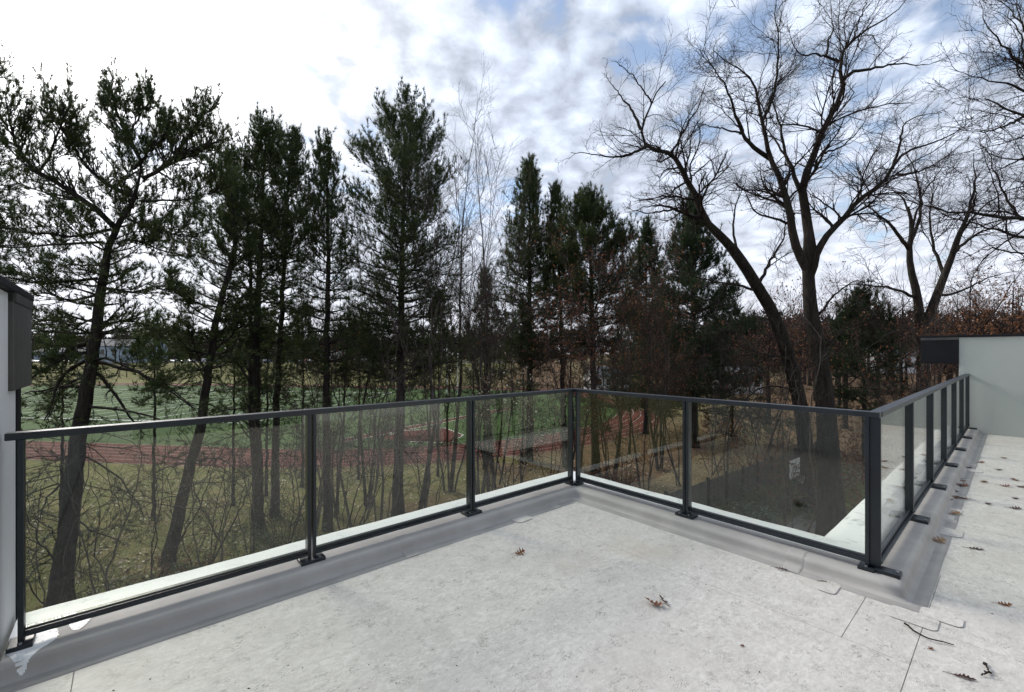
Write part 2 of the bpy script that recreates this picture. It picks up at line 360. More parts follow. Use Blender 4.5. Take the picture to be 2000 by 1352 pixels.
def gpt(px, py):
    d = 8600/(py - 691); x = (px-1000)/F_PX*d
    return np.array([x, d, float(gz(x, d))])

# ---------------------------------------------------------------- ground, path, sports ground
xs = np.concatenate([np.linspace(-900, -160, 24), np.linspace(-150, 150, 121), np.linspace(160, 900, 24)])
ys = np.concatenate([np.linspace(-60, -5, 8), np.linspace(-3, 60, 64), np.linspace(63, 260, 66), np.linspace(280, 1500, 20)])
X, Y = np.meshgrid(xs, ys)
V = np.stack([X, Y, gz(X, Y)], -1).reshape(-1, 3)
nx, ny = len(xs), len(ys)
i, j = np.meshgrid(np.arange(nx-1), np.arange(ny-1)); a = (j*nx + i).ravel()
link('ground', mesh_of('ground', V, np.stack([a, a+1, a+nx+1, a+nx], -1), smooth=True), M['ground'], kind='structure')

AX = np.array([-0.99, 0.14]); AX /= np.linalg.norm(AX); AN = np.array([0.14, 0.99]); AN /= np.linalg.norm(AN)
CB = np.array([-20.4, 86.0]); LEN = 110.0
def oval(R, n=48):
    p = []
    for k in range(n+1):
        th = -math.pi/2 + math.pi*k/n
        p.append(CB + R*(math.cos(th)*-AX + math.sin(th)*AN))
    for k in range(n+1):
        th = math.pi/2 + math.pi*k/n
        p.append(CB + LEN*AX + R*(math.cos(th)*-AX + math.sin(th)*AN))
    return np.array(p)
def ring(R0, R1, z):
    a, b = oval(R0), oval(R1); n = len(a)
    V = np.concatenate([np.c_[a, np.full(n, z)], np.c_[b, np.full(n, z)]])
    k = np.arange(n); k2 = (k+1) % n
    return mesh_of('ring', V, np.stack([k, k2, n+k2, n+k], -1)[:, ::-1])
def sheet(pts, z=None):
    V = [(p[0], p[1], (float(gz(p[0], p[1])) if z is None else z)) for p in pts]
    return mesh_of('sheet', V, N=[range(len(V))])
zf = G0
inf = oval(40.0)
field = link('sports_field', mesh_of('turf', np.c_[inf, np.full(len(inf), zf+0.012)], N=[range(len(inf))]), M['turf'], kind='structure')
trk = link('running_track', ring(40.0, 47.6, zf+0.012), M['track'], kind='structure')
for k in range(7):
    R = 40.05 + k*1.24
    link('lane_line', ring(R, R+0.03, zf+0.020), M['line'], trk)
def strip(p, q, w, z):
    p = np.array(p[:2], float); q = np.array(q[:2], float); t = (q-p)/np.linalg.norm(q-p); n = np.array([-t[1], t[0]])*w/2
    return mesh_of('strip', [(*(p-n), z), (*(q-n), z), (*(q+n), z), (*(p+n), z)], N=[range(4)])
for k in range(22):
    s = 14 + k*4.57
    o = CB + AX*s
    link('yard_line', strip(o - AN*25, o + AN*25, 0.10 if k % 2 else 0.16, zf+0.020), M['line'], field)
for sgn in (-1, 1):
    link('sideline', strip(CB + AX*14 + AN*25*sgn, CB + AX*(14+21*4.57) + AN*25*sgn, 0.3, zf+0.024), M['line'], field)
for k in range(42):
    s = 14 + k*2.285
    o = CB + AX*s - AN*8.5
    link('hash_mark', strip(o - AN*0.5, o + AN*0.5, 0.1, zf+0.024), M['line'], field)
ra, rb = gpt(664, 862)[:2], gpt(1000, 797)[:2]
rw = link('jump_runway', strip(ra, rb, 1.9, zf+0.022), M['track'], field)
tn = (rb-ra)/np.linalg.norm(rb-ra); nn = np.array([-tn[1], tn[0]])
for s in (-0.9, 0.9): link('runway_line', strip(ra+nn*s, rb+nn*s, 0.12, zf+0.028), M['line'], field)
pad = [gpt(*q)[:2] for q in ((738, 856), (790, 842), (868, 836), (905, 850), (880, 866), (800, 863))]
link('throwing_pad', sheet(pad, zf+0.026), M['track'], field)
for k in range(len(pad)-1): link('pad_line', strip(pad[k], pad[k+1], 0.14, zf+0.030), M['line'], field)
# dry path along the wood edge, yard behind the fence
pl = [gpt(*q)[:2] for q in ((1095, 1015), (1180, 968), (1290, 935), (1380, 880), (1415, 830), (1418, 790), (1400, 772))]
pr = [gpt(*q)[:2] for q in ((1130, 1075), (1250, 1015), (1380, 968), (1480, 905), (1500, 850), (1490, 800), (1450, 772))]
def resamp(P, n):
    P = np.asarray(P, float); d = np.r_[0, np.cumsum(np.linalg.norm(np.diff(P, axis=0), axis=1))]
    t = np.linspace(0, d[-1], n)
    return np.stack([np.interp(t, d, P[:, k]) for k in range(P.shape[1])], -1)
def smooth_line(P, n):
    P = np.asarray(P, float); k = len(P)
    if k < 3: return resamp(P, n)
    for _ in range(2):
        Q = [P[0]]
        for a_, b_ in zip(P[:-1], P[1:]): Q += [a_*0.75+b_*0.25, a_*0.25+b_*0.75]
        Q.append(P[-1]); P = np.array(Q)
    return resamp(P, n)
A, B = smooth_line(pl, 60), smooth_line(pr, 60)
mid = np.linspace(0, 1, 7)
Vp = np.concatenate([[(*(A[k]*(1-m)+B[k]*m), float(gz(*(A[k]*(1-m)+B[k]*m)))+0.03) for m in mid] for k in range(60)])
ii, jj = np.meshgrid(np.arange(6), np.arange(59)); a = (jj*7+ii).ravel()
link('path', mesh_of('path', Vp, np.stack([a, a+1, a+8, a+7], -1), smooth=True), M['path'], kind='structure')
link('garden_bed', sheet([(5, 22), (13, 28.2), (19, 32.85), (29, 40.6), (38, 38), (34, 20), (12, 13.5), (4, 17)], G0+0.10), M['bed'], kind='structure')
link('yard_lawn', sheet([gpt(*q)[:2] for q in ((1575, 1000), (1610, 960), (1700, 935), (1800, 980), (1760, 1120), (1640, 1060))], G0+0.115), M['yard'], kind='structure')
link('driveway', sheet([gpt(*q)[:2] for q in ((1535, 1030), (1570, 1003), (1635, 1065), (1640, 1180), (1480, 1120))], G0+0.13), M['drive'], kind='structure')
# car park beyond the field
lotz = [(-260, 214), (10, 214), (10, 262), (-260, 262)]
link('parking_lot', sheet(lotz, float(gz(0, 230))+0.03), M['asphalt'], kind='structure')

# ---------------------------------------------------------------- terrace
L0, V3, U3 = -3.95, 2.47, 8.0
VB = 6.6
slab = link('deck_slab', mesh_of('slab', *boxes([uvbox(L0-0.3, -0.001, 0.0, V3, -0.30, -0.006), uvbox(L0-0.3, U3+0.3, V3, VB+0.4, -0.30, -0.006)])), M['seam'], kind='structure')
def lap(u0, u1, v0, v1):
    link('membrane_sheet', mesh_of('sheet', *uvbox(u0+0.0012, u1-0.0012, v0+0.0012, v1-0.0012, -0.004, 0.0)), M['deck'], slab, bevel=0.0015)
VS = 2.73
ua = [L0, -3.71, -0.81, 0.0]
for k in range(3): lap(ua[k], ua[k+1], 0.0, V3 if k == 2 else VS)
lap(-0.81, 0.0, V3, VS)
ub = [L0, -2.9, -1.6, -0.40, 0.43, 1.69, 2.95, 4.21, 5.47, 6.73, U3]
for k in range(len(ub)-1):
    lap(ub[k], ub[k+1], VS if ub[k+1] <= 0.0 else (V3 if ub[k] > 0 else VS), VB)
lap(0.0, 0.43, V3, VS)
# grey flashed kerb and the white painted parapet top, swept round the corners
HC = 0.08
def sweep(profile):     # profile: (inward offset, z)
    path = lambda o: [(L0, o), (-o, o), (-o, V3+o), (U3, V3+o)]
    segs = []
    V, Q = [], []
    NS = (40, 26, 80)
    for o, z in profile:
        p = path(o); row = []
        for s in range(3):
            for k in range(NS[s]):
                t = k/NS[s]; row.append((p[s][0]*(1-t)+p[s+1][0]*t, p[s][1]*(1-t)+p[s+1][1]*t))
        row.append(p[3])
        for q in row: V.append(uv(q[0], q[1], z))
    m = sum(NS)+1
    for r in range(len(profile)-1):
        for k in range(m-1):
            Q.append((r*m+k, (r+1)*m+k, (r+1)*m+k+1, r*m+k+1))
    V = np.array(V)
    return V, np.array(Q), m
rng = np.random.default_rng(3)
prof = [(-0.062, HC+0.002), (0.03, HC), (0.105, HC-0.001), (0.128, HC-0.004), (0.142, HC-0.014), (0.149, HC-0.030), (0.154, 0.022), (0.166, 0.010), (0.188, 0.0045), (0.21, 0.003), (0.252, 0.003), (0.254, -0.001)]
V, Q, m = sweep(prof)
wob = np.array([math.sin(k*0.9)*0.5+math.sin(k*0.37+2)*0.5 for k in range(m)])
for r in range(2, len(prof)-2):
    amp = 0.0022 if r < 9 else 0.0
    V[r*m:(r+1)*m, 2] += wob*amp*rng.uniform(0.4, 1.0)
for r in (10, 11):
    e = (wob*0.008)[:, None]*np.array([0.2, -0.3])
    V[r*m:(r+1)*m, :2] += e
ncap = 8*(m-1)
link('kerb_flashing', mesh_of('kerb', V, Q[:ncap], smooth=True), M['flash'], kind='structure')
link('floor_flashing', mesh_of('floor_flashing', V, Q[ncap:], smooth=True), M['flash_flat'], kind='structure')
prof2 = [(-0.36, HC-0.16), (-0.357, HC-0.01), (-0.34, HC+0.004), (-0.25, HC+0.009), (-0.14, HC+0.007), (-0.085, HC+0.008), (-0.062, HC+0.005), (-0.058, HC-0.02)]
V, Q, m = sweep(prof2)
e = np.array([math.sin(k*1.7)*0.4+math.sin(k*0.6)*0.6 for k in range(m)])
for r in range(1, 3): V[r*m:(r+1)*m, 2] += e*0.003
link('parapet_coping', mesh_of('coping', V, Q, smooth=True), M['white'], kind='structure')
# overlap seam of the kerb membrane near the outer corner
def patch(name, poly, z0, z1, mat, **kw):
    Vv, Ff = prism(poly, z0, z1); return link(name, mesh_of(name, Vv, N=Ff), mat, **kw)
def rounded(cx, cy, w, h, ang, r=0.03, n=5):
    p = []
    for sx_, sy_, a0 in ((1, 1, 0), (-1, 1, 90), (-1, -1, 180), (1, -1, 270)):
        for k in range(n+1):
            a_ = math.radians(a0 + 90*k/n)
            p.append((sx_*(w/2-r)+r*math.cos(a_), sy_*(h/2-r)+r*math.sin(a_)))
    c, s = math.cos(ang), math.sin(ang)
    return [(cx+c*x-s*y, cy+s*x+c*y) for x, y in p]
pat = [(1783, 1206, .155, .20, 0), (138, 1284, .17, .10, 0), (1020, 1013, .17, .12, 0), (1125, 972, .12, .10, .78), (1618, 1146, .17, .10, 0),
       (1858, 998, .20, .13, 0), (1848, 1010, .16, .10, 0), (1858, 1040, .20, .13, 0), (1905, 920, .16, .12, 0), (1838, 1205, .12, .17, 0)]
for k, (px, py, w, h, da) in enumerate(pat):
    c = on_plane(px, py, 0.004)
    patch('membrane_patch', rounded(c[0], c[1], w, h, UV_ROT+da), 0.0032, 0.0043+0.0002*k, M['deck'], parent=slab, bevel=0.0005)
# white sealant smears on the left end of the kerb
def smear(pts, z0, z1, n=3):
    p = [on_plane(x, y, 0)[:2] for x, y in pts]
    return [tuple(q) for q in smooth_line(np.array(p + [p[0]]), len(pts)*n)[:-1]]
def pz(o): return float(np.interp(o, [q[0] for q in prof], [q[1] for q in prof]))
def sealant(pts, zg, seed):
    rng = np.random.default_rng(seed)
    P_ = [on_plane(x, y, zg)[:2] for x, y in pts]; P_ = smooth_line(np.array(P_ + [P_[0]]), 60)
    L_ = np.stack([(P_-CC)@UU/(UU@UU), (P_-CC)@VV/(VV@VV)], -1)
    u0, v0 = L_.min(0); u1, v1 = L_.max(0); st = 0.005
    nu, nv = int((u1-u0)/st)+2, int((v1-v0)/st)+2
    V, Q, idx = [], [], {}
    def inside(u, v):
        c = False
        for k in range(60):
            (xa, ya), (xb, yb) = L_[k], L_[k-1]
            if (ya > v) != (yb > v) and u < (xb-xa)*(v-ya)/(yb-ya)+xa: c = not c
        return c
    def vid(i_, j_):
        if (i_, j_) not in idx:
            u, v = u0+i_*st, v0+j_*st; idx[(i_, j_)] = len(V)
            V.append(uv(u, v, pz(v)+0.0025+0.0015*math.sin(u*90+seed)*math.cos(v*70)))
        return idx[(i_, j_)]
    for i_ in range(nu):
        for j_ in range(nv):
            if inside(u0+(i_+.5)*st, v0+(j_+.5)*st) and rng.random() > 0.02 and u0+i_*st > L0-0.01: Q.append([vid(i_, j_), vid(i_, j_+1), vid(i_+1, j_+1), vid(i_+1, j_)])
    link('sealant_smear', mesh_of('smear', V, Q, smooth=True), M['white'], slab)
sealant([(10, 1304), (20, 1272), (40, 1260), (80, 1236), (112, 1228), (108, 1246), (118, 1268), (92, 1285), (60, 1306), (35, 1322)], 0.02, 1)
sealant([(132, 1213), (178, 1196), (208, 1188), (184, 1203), (166, 1224), (148, 1234), (136, 1228)], HC, 2)
sealant([(72, 1236), (92, 1222), (108, 1219), (98, 1234), (82, 1246)], HC, 3)

# welded laps of the flashing membrane
def lap_strip(path_pt, along, w, seed):
    rng = np.random.default_rng(seed); V, Q = [], []
    os_ = [-0.058, -0.02, 0.03, 0.08, 0.105, 0.122, 0.134, 0.143, 0.149, 0.153, 0.158, 0.166, 0.18, 0.20, 0.22, 0.24, 0.251]
    for o in os_:
        j = 0.004*rng.normal()
        for t in (0, 0.08, 0.92, 1.0):
            u, v = path_pt(o); u += along[0]*(t*w+j); v += along[1]*(t*w+j)
            V.append(uv(u, v, pz(o)+(0.0025 if t in (0.08, 0.92) else 0.0004)+0.001*(o > 0.14)))
    for i_ in range(len(os_)-1):
        for k in range(3): Q.append((i_*4+k, (i_+1)*4+k, (i_+1)*4+k+1, i_*4+k+1))
    link('membrane_lap', mesh_of('lap', V, Q), M['flash'], slab)
lap_strip(lambda o: (-o, 2.02), (0, 1), 0.10, 1)
lap_strip(lambda o: (-2.05, o), (1, 0), 0.10, 2)
lap_strip(lambda o: (-0.55, o), (1, 0), 0.09, 3)
lap_strip(lambda o: (1.72, V3+o), (1, 0), 0.10, 4)
lap_strip(lambda o: (4.6, V3+o), (1, 0), 0.10, 5)
# house body below the terrace
house = root('house', uv(2, 3, G0), 'stucco house carrying the roof terrace, its pale wall and dark sliding door behind', 'house')
hv, hq = boxes([uvbox(L0-5, 0.345, -0.345, VB, G0-0.5, -0.31), uvbox(0.346, U3+5, V3-0.345, VB, G0-0.5, -0.31)])
link('lower_wall', mesh_of('wall', sub(hv, house), hq), M['stucco_white'], house)
link('upper_wall', mesh_of('wall', sub(*[uvbox(L0-5, U3+5, VB+0.02, VB+5, -0.306, 2.9)[0], house]), BOXF), M['stucco_white'], house)
link('roof', mesh_of('roof', sub(uvbox(L0-5.3, U3+5.3, VB-0.25, VB+5.3, 2.902, 3.15)[0], house), BOXF), M['black'], house)
dr = link('sliding_door', mesh_of('door', *[sub(uvbox(-3.4, -0.9, VB-0.02, VB+0.018, 0.02, 2.15)[0], house), BOXF]), M['window'], house)
fv, fq = boxes([uvbox(a0, a1, VB-0.05, VB-0.021, 0.02, 2.15) for a0, a1 in ((-3.46, -3.40), (-2.19, -2.11), (-0.90, -0.84))] + [uvbox(-3.40, -0.90, VB-0.05, VB-0.021, 2.09, 2.15)])
link('frame', mesh_of('frame', sub(fv, house), fq), M['rail'], dr)
# privacy walls at both ends, with black capped beam ends
def privacy_wall(name, label, u0, u1, vout, vend, beam_out, inner):
    r = root(name, uv((u0+u1)/2, vout+1, 0), label, 'wall')
    link('wall_body', mesh_of('body', sub(uvbox(u0, u1, vout, vend, -0.305, 1.735)[0], r), BOXF), M['stucco' if inner > 0 else 'stucco_white'], r, bevel=0.006)
    link('wall_cap', mesh_of('cap', sub(uvbox(u0-0.03, u1+0.03, beam_out-0.015, vend, 1.738, 1.775)[0], r), BOXF), M['black'], r, bevel=0.004)
    bu0, bu1 = (u0-0.022, u1+0.022)
    bm = link('beam_end', mesh_of('beam', sub(uvbox(bu0, bu1, beam_out, vout+(0.0 if inner > 0 else 0.20), 1.25, 1.736)[0], r), BOXF), M['black' if inner > 0 else 'bronze'], r, bevel=0.006)
    link('beam_seam', mesh_of('beamseam', sub(uvbox(bu0-0.006, bu1+0.006, beam_out-0.006, vout+(0.0 if inner > 0 else 0.20), 1.69, 1.7365)[0], r), BOXF), M['dark_metal'], bm)
    return r
lw = privacy_wall('privacy_wall', 'white stucco privacy wall at the left edge, black beam end under its top', L0-0.27, L0-0.02, -0.40, VB, -0.72, -1)
link('corner_trim', mesh_of('trim', sub(uvbox(L0-0.10, L0-0.015, -0.52, -0.405, -0.3, 1.249)[0], lw), BOXF), M['black'], lw, bevel=0.004)
privacy_wall('privacy_wall', 'grey green stucco privacy wall at the far end of the terrace, black beam end', U3, U3+0.25, 2.36, VB, 1.85, 1)

# ---------------------------------------------------------------- glass railings
RT = 1.07
def obox(o, e, n, a0, a1, b0, b1, z0, z1):
    """box along direction e (a) and inward normal n (b) from origin o, all in uv"""
    pts = [(a0, b0), (a1, b0), (a1, b1), (a0, b1)]
    w = [(o[0]+e[0]*a_+n[0]*b_, o[1]+e[1]*a_+n[1]*b_) for a_, b_ in pts]
    b = [uv(p[0], p[1], z0) for p in w]; t = [uv(p[0], p[1], z1) for p in w]
    area = sum(b[i][0]*b[(i+1) % 4][1]-b[(i+1) % 4][0]*b[i][1] for i in range(4))
    if area < 0: b = b[::-1]; t = t[::-1]
    return hexa(b, t)
def railing(label, o, e, n, stations, ends, rail_ext):
    r = root('glass_railing', uv(o[0]+e[0]*stations[0], o[1]+e[1]*stations[0], HC), label, 'railing', 'glass railings round the roof terrace')
    S = lambda hx: mesh_of('part', sub(hx[0], r), hx[1])
    link('top_rail', S(obox(o, e, n, stations[0]-rail_ext[0], stations[-1]+rail_ext[1], -0.032, 0.032, RT-0.034, RT)), M['rail'], r, bevel=0.003)
    BW, GAP, DP = 0.020, 0.012, 0.030
    for k, s in enumerate(stations):
        first, last = k == 0, k == len(stations)-1
        sides = []
        if not first: sides.append((s-GAP/2-BW, s-GAP/2))
        if not last: sides.append((s+GAP/2, s+GAP/2+BW))
        if first: sides = [(s+ends[0], s+ends[0]+BW)]
        if last: sides = [(s-ends[1]-BW, s-ends[1])]
        for a0, a1 in sides:
            link('post', S(obox(o, e, n, a0, a1, -DP, DP, HC+0.02, RT-0.035)), M['rail'], r, bevel=0.002)
        c = (min(a for a, _ in sides)+max(b for _, b in sides))/2
        hw = 0.075 if len(sides) == 2 else 0.042
        bi = 0.065 if e[0] == 0 or o[1] < 1 else 0.125
        pl_ = link('base_plate', S(obox(o, e, n, c-hw, c+hw, -0.045, bi, HC-0.004, HC+0.022)), M['rail'], r, bevel=0.004)
        for q in ((-1, 1) if len(sides) == 2 else (0,)):
            cx_, cy_ = o[0]+e[0]*(c+q*hw*0.55)+n[0]*(bi-0.018), o[1]+e[1]*(c+q*hw*0.55)+n[1]*(bi-0.018)
            w = uv(cx_, cy_)
            pr_ = [(w[0]+0.009*math.cos(t*math.pi/3), w[1]+0.009*math.sin(t*math.pi/3)) for t in range(6)]
            Vv, Ff = prism(pr_, HC+0.0215, HC+0.030)
            bo = link('bolt', mesh_of('bolt', sub(Vv, r), N=Ff), M['bolt'], pl_)
    for k in range(len(stations)-1):
        a0 = stations[k] + (ends[0]+BW if k == 0 else GAP/2+BW)
        a1 = stations[k+1] - (ends[1]+BW if k == len(stations)-2 else GAP/2+BW)
        link('bottom_rail', S(obox(o, e, n, a0+0.0005, a1-0.0005, -0.02, 0.034, HC+0.043, HC+0.056)), M['rail'], r, bevel=0.002)
        link('bottom_rail', S(obox(o, e, n, a0+0.0005, a1-0.0005, -0.02, 0.012, HC+0.064, HC+0.076)), M['rail'], r, bevel=0.002)
        link('glass_panel', S(obox(o, e, n, a0+0.002, a1-0.002, -0.004, 0.004, HC+0.077, RT-0.036)), M['glass'], r)
railing('glass railing along the left side, three panels from the white wall to the inner corner', (0, 0), (1, 0), (0, 1), [-3.91, -2.62, -1.33, -0.045], (0.0, 0.0), (0.04, 0.075))
railing('short glass railing of two panels between the inner corner and the jutting corner', (0, 0), (0, 1), (-1, 0), [0.045, 1.24, 2.445], (0.0, 0.0), (0.012, 0.053))
railing('long glass railing receding on the right to the grey green wall, six panels', (0, V3), (1, 0), (0, 1), [0.0+1.325*k for k in range(6)]+[7.94], (-0.01, 0.0), (-0.034, 0.06))

# ---------------------------------------------------------------- tree kit (numpy)
def norm(a): return a/np.maximum(np.linalg.norm(a, axis=-1, keepdims=True), 1e-9)
def tubes(P, R, sides):
    """(N,K,3) centre lines with (N,K) radii -> vertices and quads"""
    N, K = P.shape[:2]
    T = np.gradient(P, axis=1); T = norm(T)
    ref = np.where(np.abs(T[:, :1, 2:3]) > 0.8, np.array([1.0, 0.13, 0]), np.array([0.1, 0.05, 1.0]))
    A = norm(np.cross(T, np.broadcast_to(ref, T.shape))); B = np.cross(T, A)
    th = np.arange(sides)*2*math.pi/sides
    V = P[:, :, None, :] + R[:, :, None, None]*(np.cos(th)[None, None, :, None]*A[:, :, None, :] + np.sin(th)[None, None, :, None]*B[:, :, None, :])
    V = V.reshape(-1, 3)
    n, k, s = np.meshgrid(np.arange(N), np.arange(K-1), np.arange(sides), indexing='ij')
    b = n*K*sides + k*sides; s2 = (s+1) % sides
    Q = np.stack([b+s, b+s2, b+sides+s2, b+sides+s], -1).reshape(-1, 4)
    return V, Q
def join(parts):
    V, Q, T, n = [], [], [], 0
    for v, q, t in parts:
        V.append(v)
        if q is not None and len(q): Q.append(q+n)
        if t is not None and len(t): T.append(t+n)
        n += len(v)
    return np.concatenate(V), (np.concatenate(Q) if Q else None), (np.concatenate(T) if T else None)
def sample(P, R, idx, t):
    K = P.shape[1]; f = np.clip(t*(K-1), 0, K-1.001); i = f.astype(int); w = (f-i)[:, None]
    p0, p1 = P[idx, i], P[idx, i+1]
    return p0*(1-w)+p1*w, norm(p1-p0), R[idx, i]*(1-w[:, 0])+R[idx, i+1]*w[:, 0]
def plen(P): return np.linalg.norm(np.diff(P, axis=1), axis=2).sum(1)
def walk(rng, base, d, L, K, wander, up, droop=0.0):
    N = len(base); P = np.zeros((N, K, 3)); P[:, 0] = base
    for k in range(1, K):
        d = d + rng.normal(0, wander, (N, 3)); d[:, 2] += up - droop*(k/K); d = norm(d)
        P[:, k] = P[:, k-1] + d*(L/(K-1))[:, None]
    return P
def spawn(rng, P, R, n, t0, t1, a0, a1, l0, l1, K, wander, up, rr, rmin, rtip=0.3, flat=1.0, lmax=99, taper=0.55):
    N = len(P); idx = np.repeat(np.arange(N), n) if np.isscalar(n) else np.repeat(np.arange(N), n)
    if len(idx) == 0: return np.zeros((0, K, 3)), np.zeros((0, K))
    t = rng.uniform(t0, t1, len(idx))
    b, tan, rad = sample(P, R, idx, t)
    rv = rng.normal(0, 1, (len(idx), 3)); rv[:, 2] *= flat
    per = norm(rv - (rv*tan).sum(1, keepdims=True)*tan)
    a = rng.uniform(a0, a1, len(idx))[:, None]
    d = np.cos(a)*tan + np.sin(a)*per; d[:, 2] += up*1.2; d = norm(d)
    L = np.minimum(plen(P)[idx]*rng.uniform(l0, l1, len(idx))*(1-taper*t), lmax)
    C = walk(rng, b, d, L, K, wander, up)
    r0 = np.maximum(rad*rr, rmin)
    return C, r0[:, None]*np.linspace(1, rtip, K)[None, :].clip(0) + 0*C[:, :, 0]
def limb(pts, r0, r1, K=16, jit=0.0, rng=None):
    P = smooth_line(np.asarray(pts, float), K)
    if jit and rng is not None:
        n = rng.normal(0, jit, (K, 3)); n[0] = 0; P = P + n
    return P[None], np.linspace(1, 0, K)[None]**0.85*(r0-r1) + r1
def pxl(pts, d0, d1=None):
    d1 = d0 if d1 is None else d1
    n = len(pts)
    return np.array([at(x, y, d0+(d1-d0)*k/max(1, n-1)) for k, (x, y) in enumerate(pts)])
def blades(rng, B, D, L, W_, n, spread):
    """n narrow needles fanned round direction D at each point B"""
    N = len(B); B = np.repeat(B, n, 0); D = np.repeat(D, n, 0)
    d = norm(D + rng.normal(0, spread, D.shape)); s = norm(np.cross(d, rng.normal(0, 1, d.shape)))
    l = (L*rng.uniform(0.7, 1.25, len(d)))[:, None]; w = (W_*rng.uniform(0.7, 1.2, len(d)))[:, None]
    V = np.stack([B - s*w*0.25, B + s*w*0.25, B + d*l*0.6 + s*w*0.5, B + d*l, B + d*l*0.6 - s*w*0.5], 1)
    T = (np.arange(len(d))*5)[:, None, None] + np.array([[0, 1, 2], [0, 2, 4], [4, 2, 3]])[None]
    return V.reshape(-1, 3), T.reshape(-1, 3)
def tri_blades(rng, B, D, L, W_, n, spread):
    N = len(B); B = np.repeat(B, n, 0); D = np.repeat(D, n, 0)
    d = norm(D + rng.normal(0, spread, D.shape)); s = norm(np.cross(d, rng.normal(0, 1, d.shape)))
    l = (L*rng.uniform(0.7, 1.25, len(d)))[:, None]; w = (W_*rng.uniform(0.7, 1.2, len(d)))[:, None]
    V = np.stack([B - s*w*0.5, B + s*w*0.5, B + d*l], 1).reshape(-1, 3)
    return V, np.arange(len(V)).reshape(-1, 3)
def leaf_quads(rng, B, size, droop=0.3):
    N = len(B)
    d = rng.normal(0, 1, (N, 3)); d[:, 2] -= droop; d = norm(d); s = norm(np.cross(d, rng.normal(0, 1, (N, 3)))); f = np.cross(d, s)
    l = (size*rng.uniform(0.6, 1.3, N))[:, None]; w = l*rng.uniform(0.3, 0.5, N)[:, None]
    c = f*l*rng.uniform(-0.25, 0.25, (N, 1))
    V = np.stack([B, B+d*l*0.5-s*w+c, B+d*l, B+d*l*0.5+s*w+c], 1).reshape(-1, 3)
    return V, np.arange(len(V)).reshape(-1, 4)
def thin(c, coarse=False):
    P, R = c; K = P.shape[1]; k = [0, K-1] if coarse else [0, K//2, K-1]
    return P[:, k], R[:, k]
def tube_part(name, chunks, mat, r, sides_list, stuff=False, label=None):
    parts = [(*tubes(P, R, s), None) for (P, R), s in zip(chunks, sides_list) if len(P)]
    V, Q, _ = join(parts)
    o = link(name, mesh_of(name, sub(V, r), Q, smooth=True), mat, r)
    if stuff: o['kind'] = 'stuff'
    return o

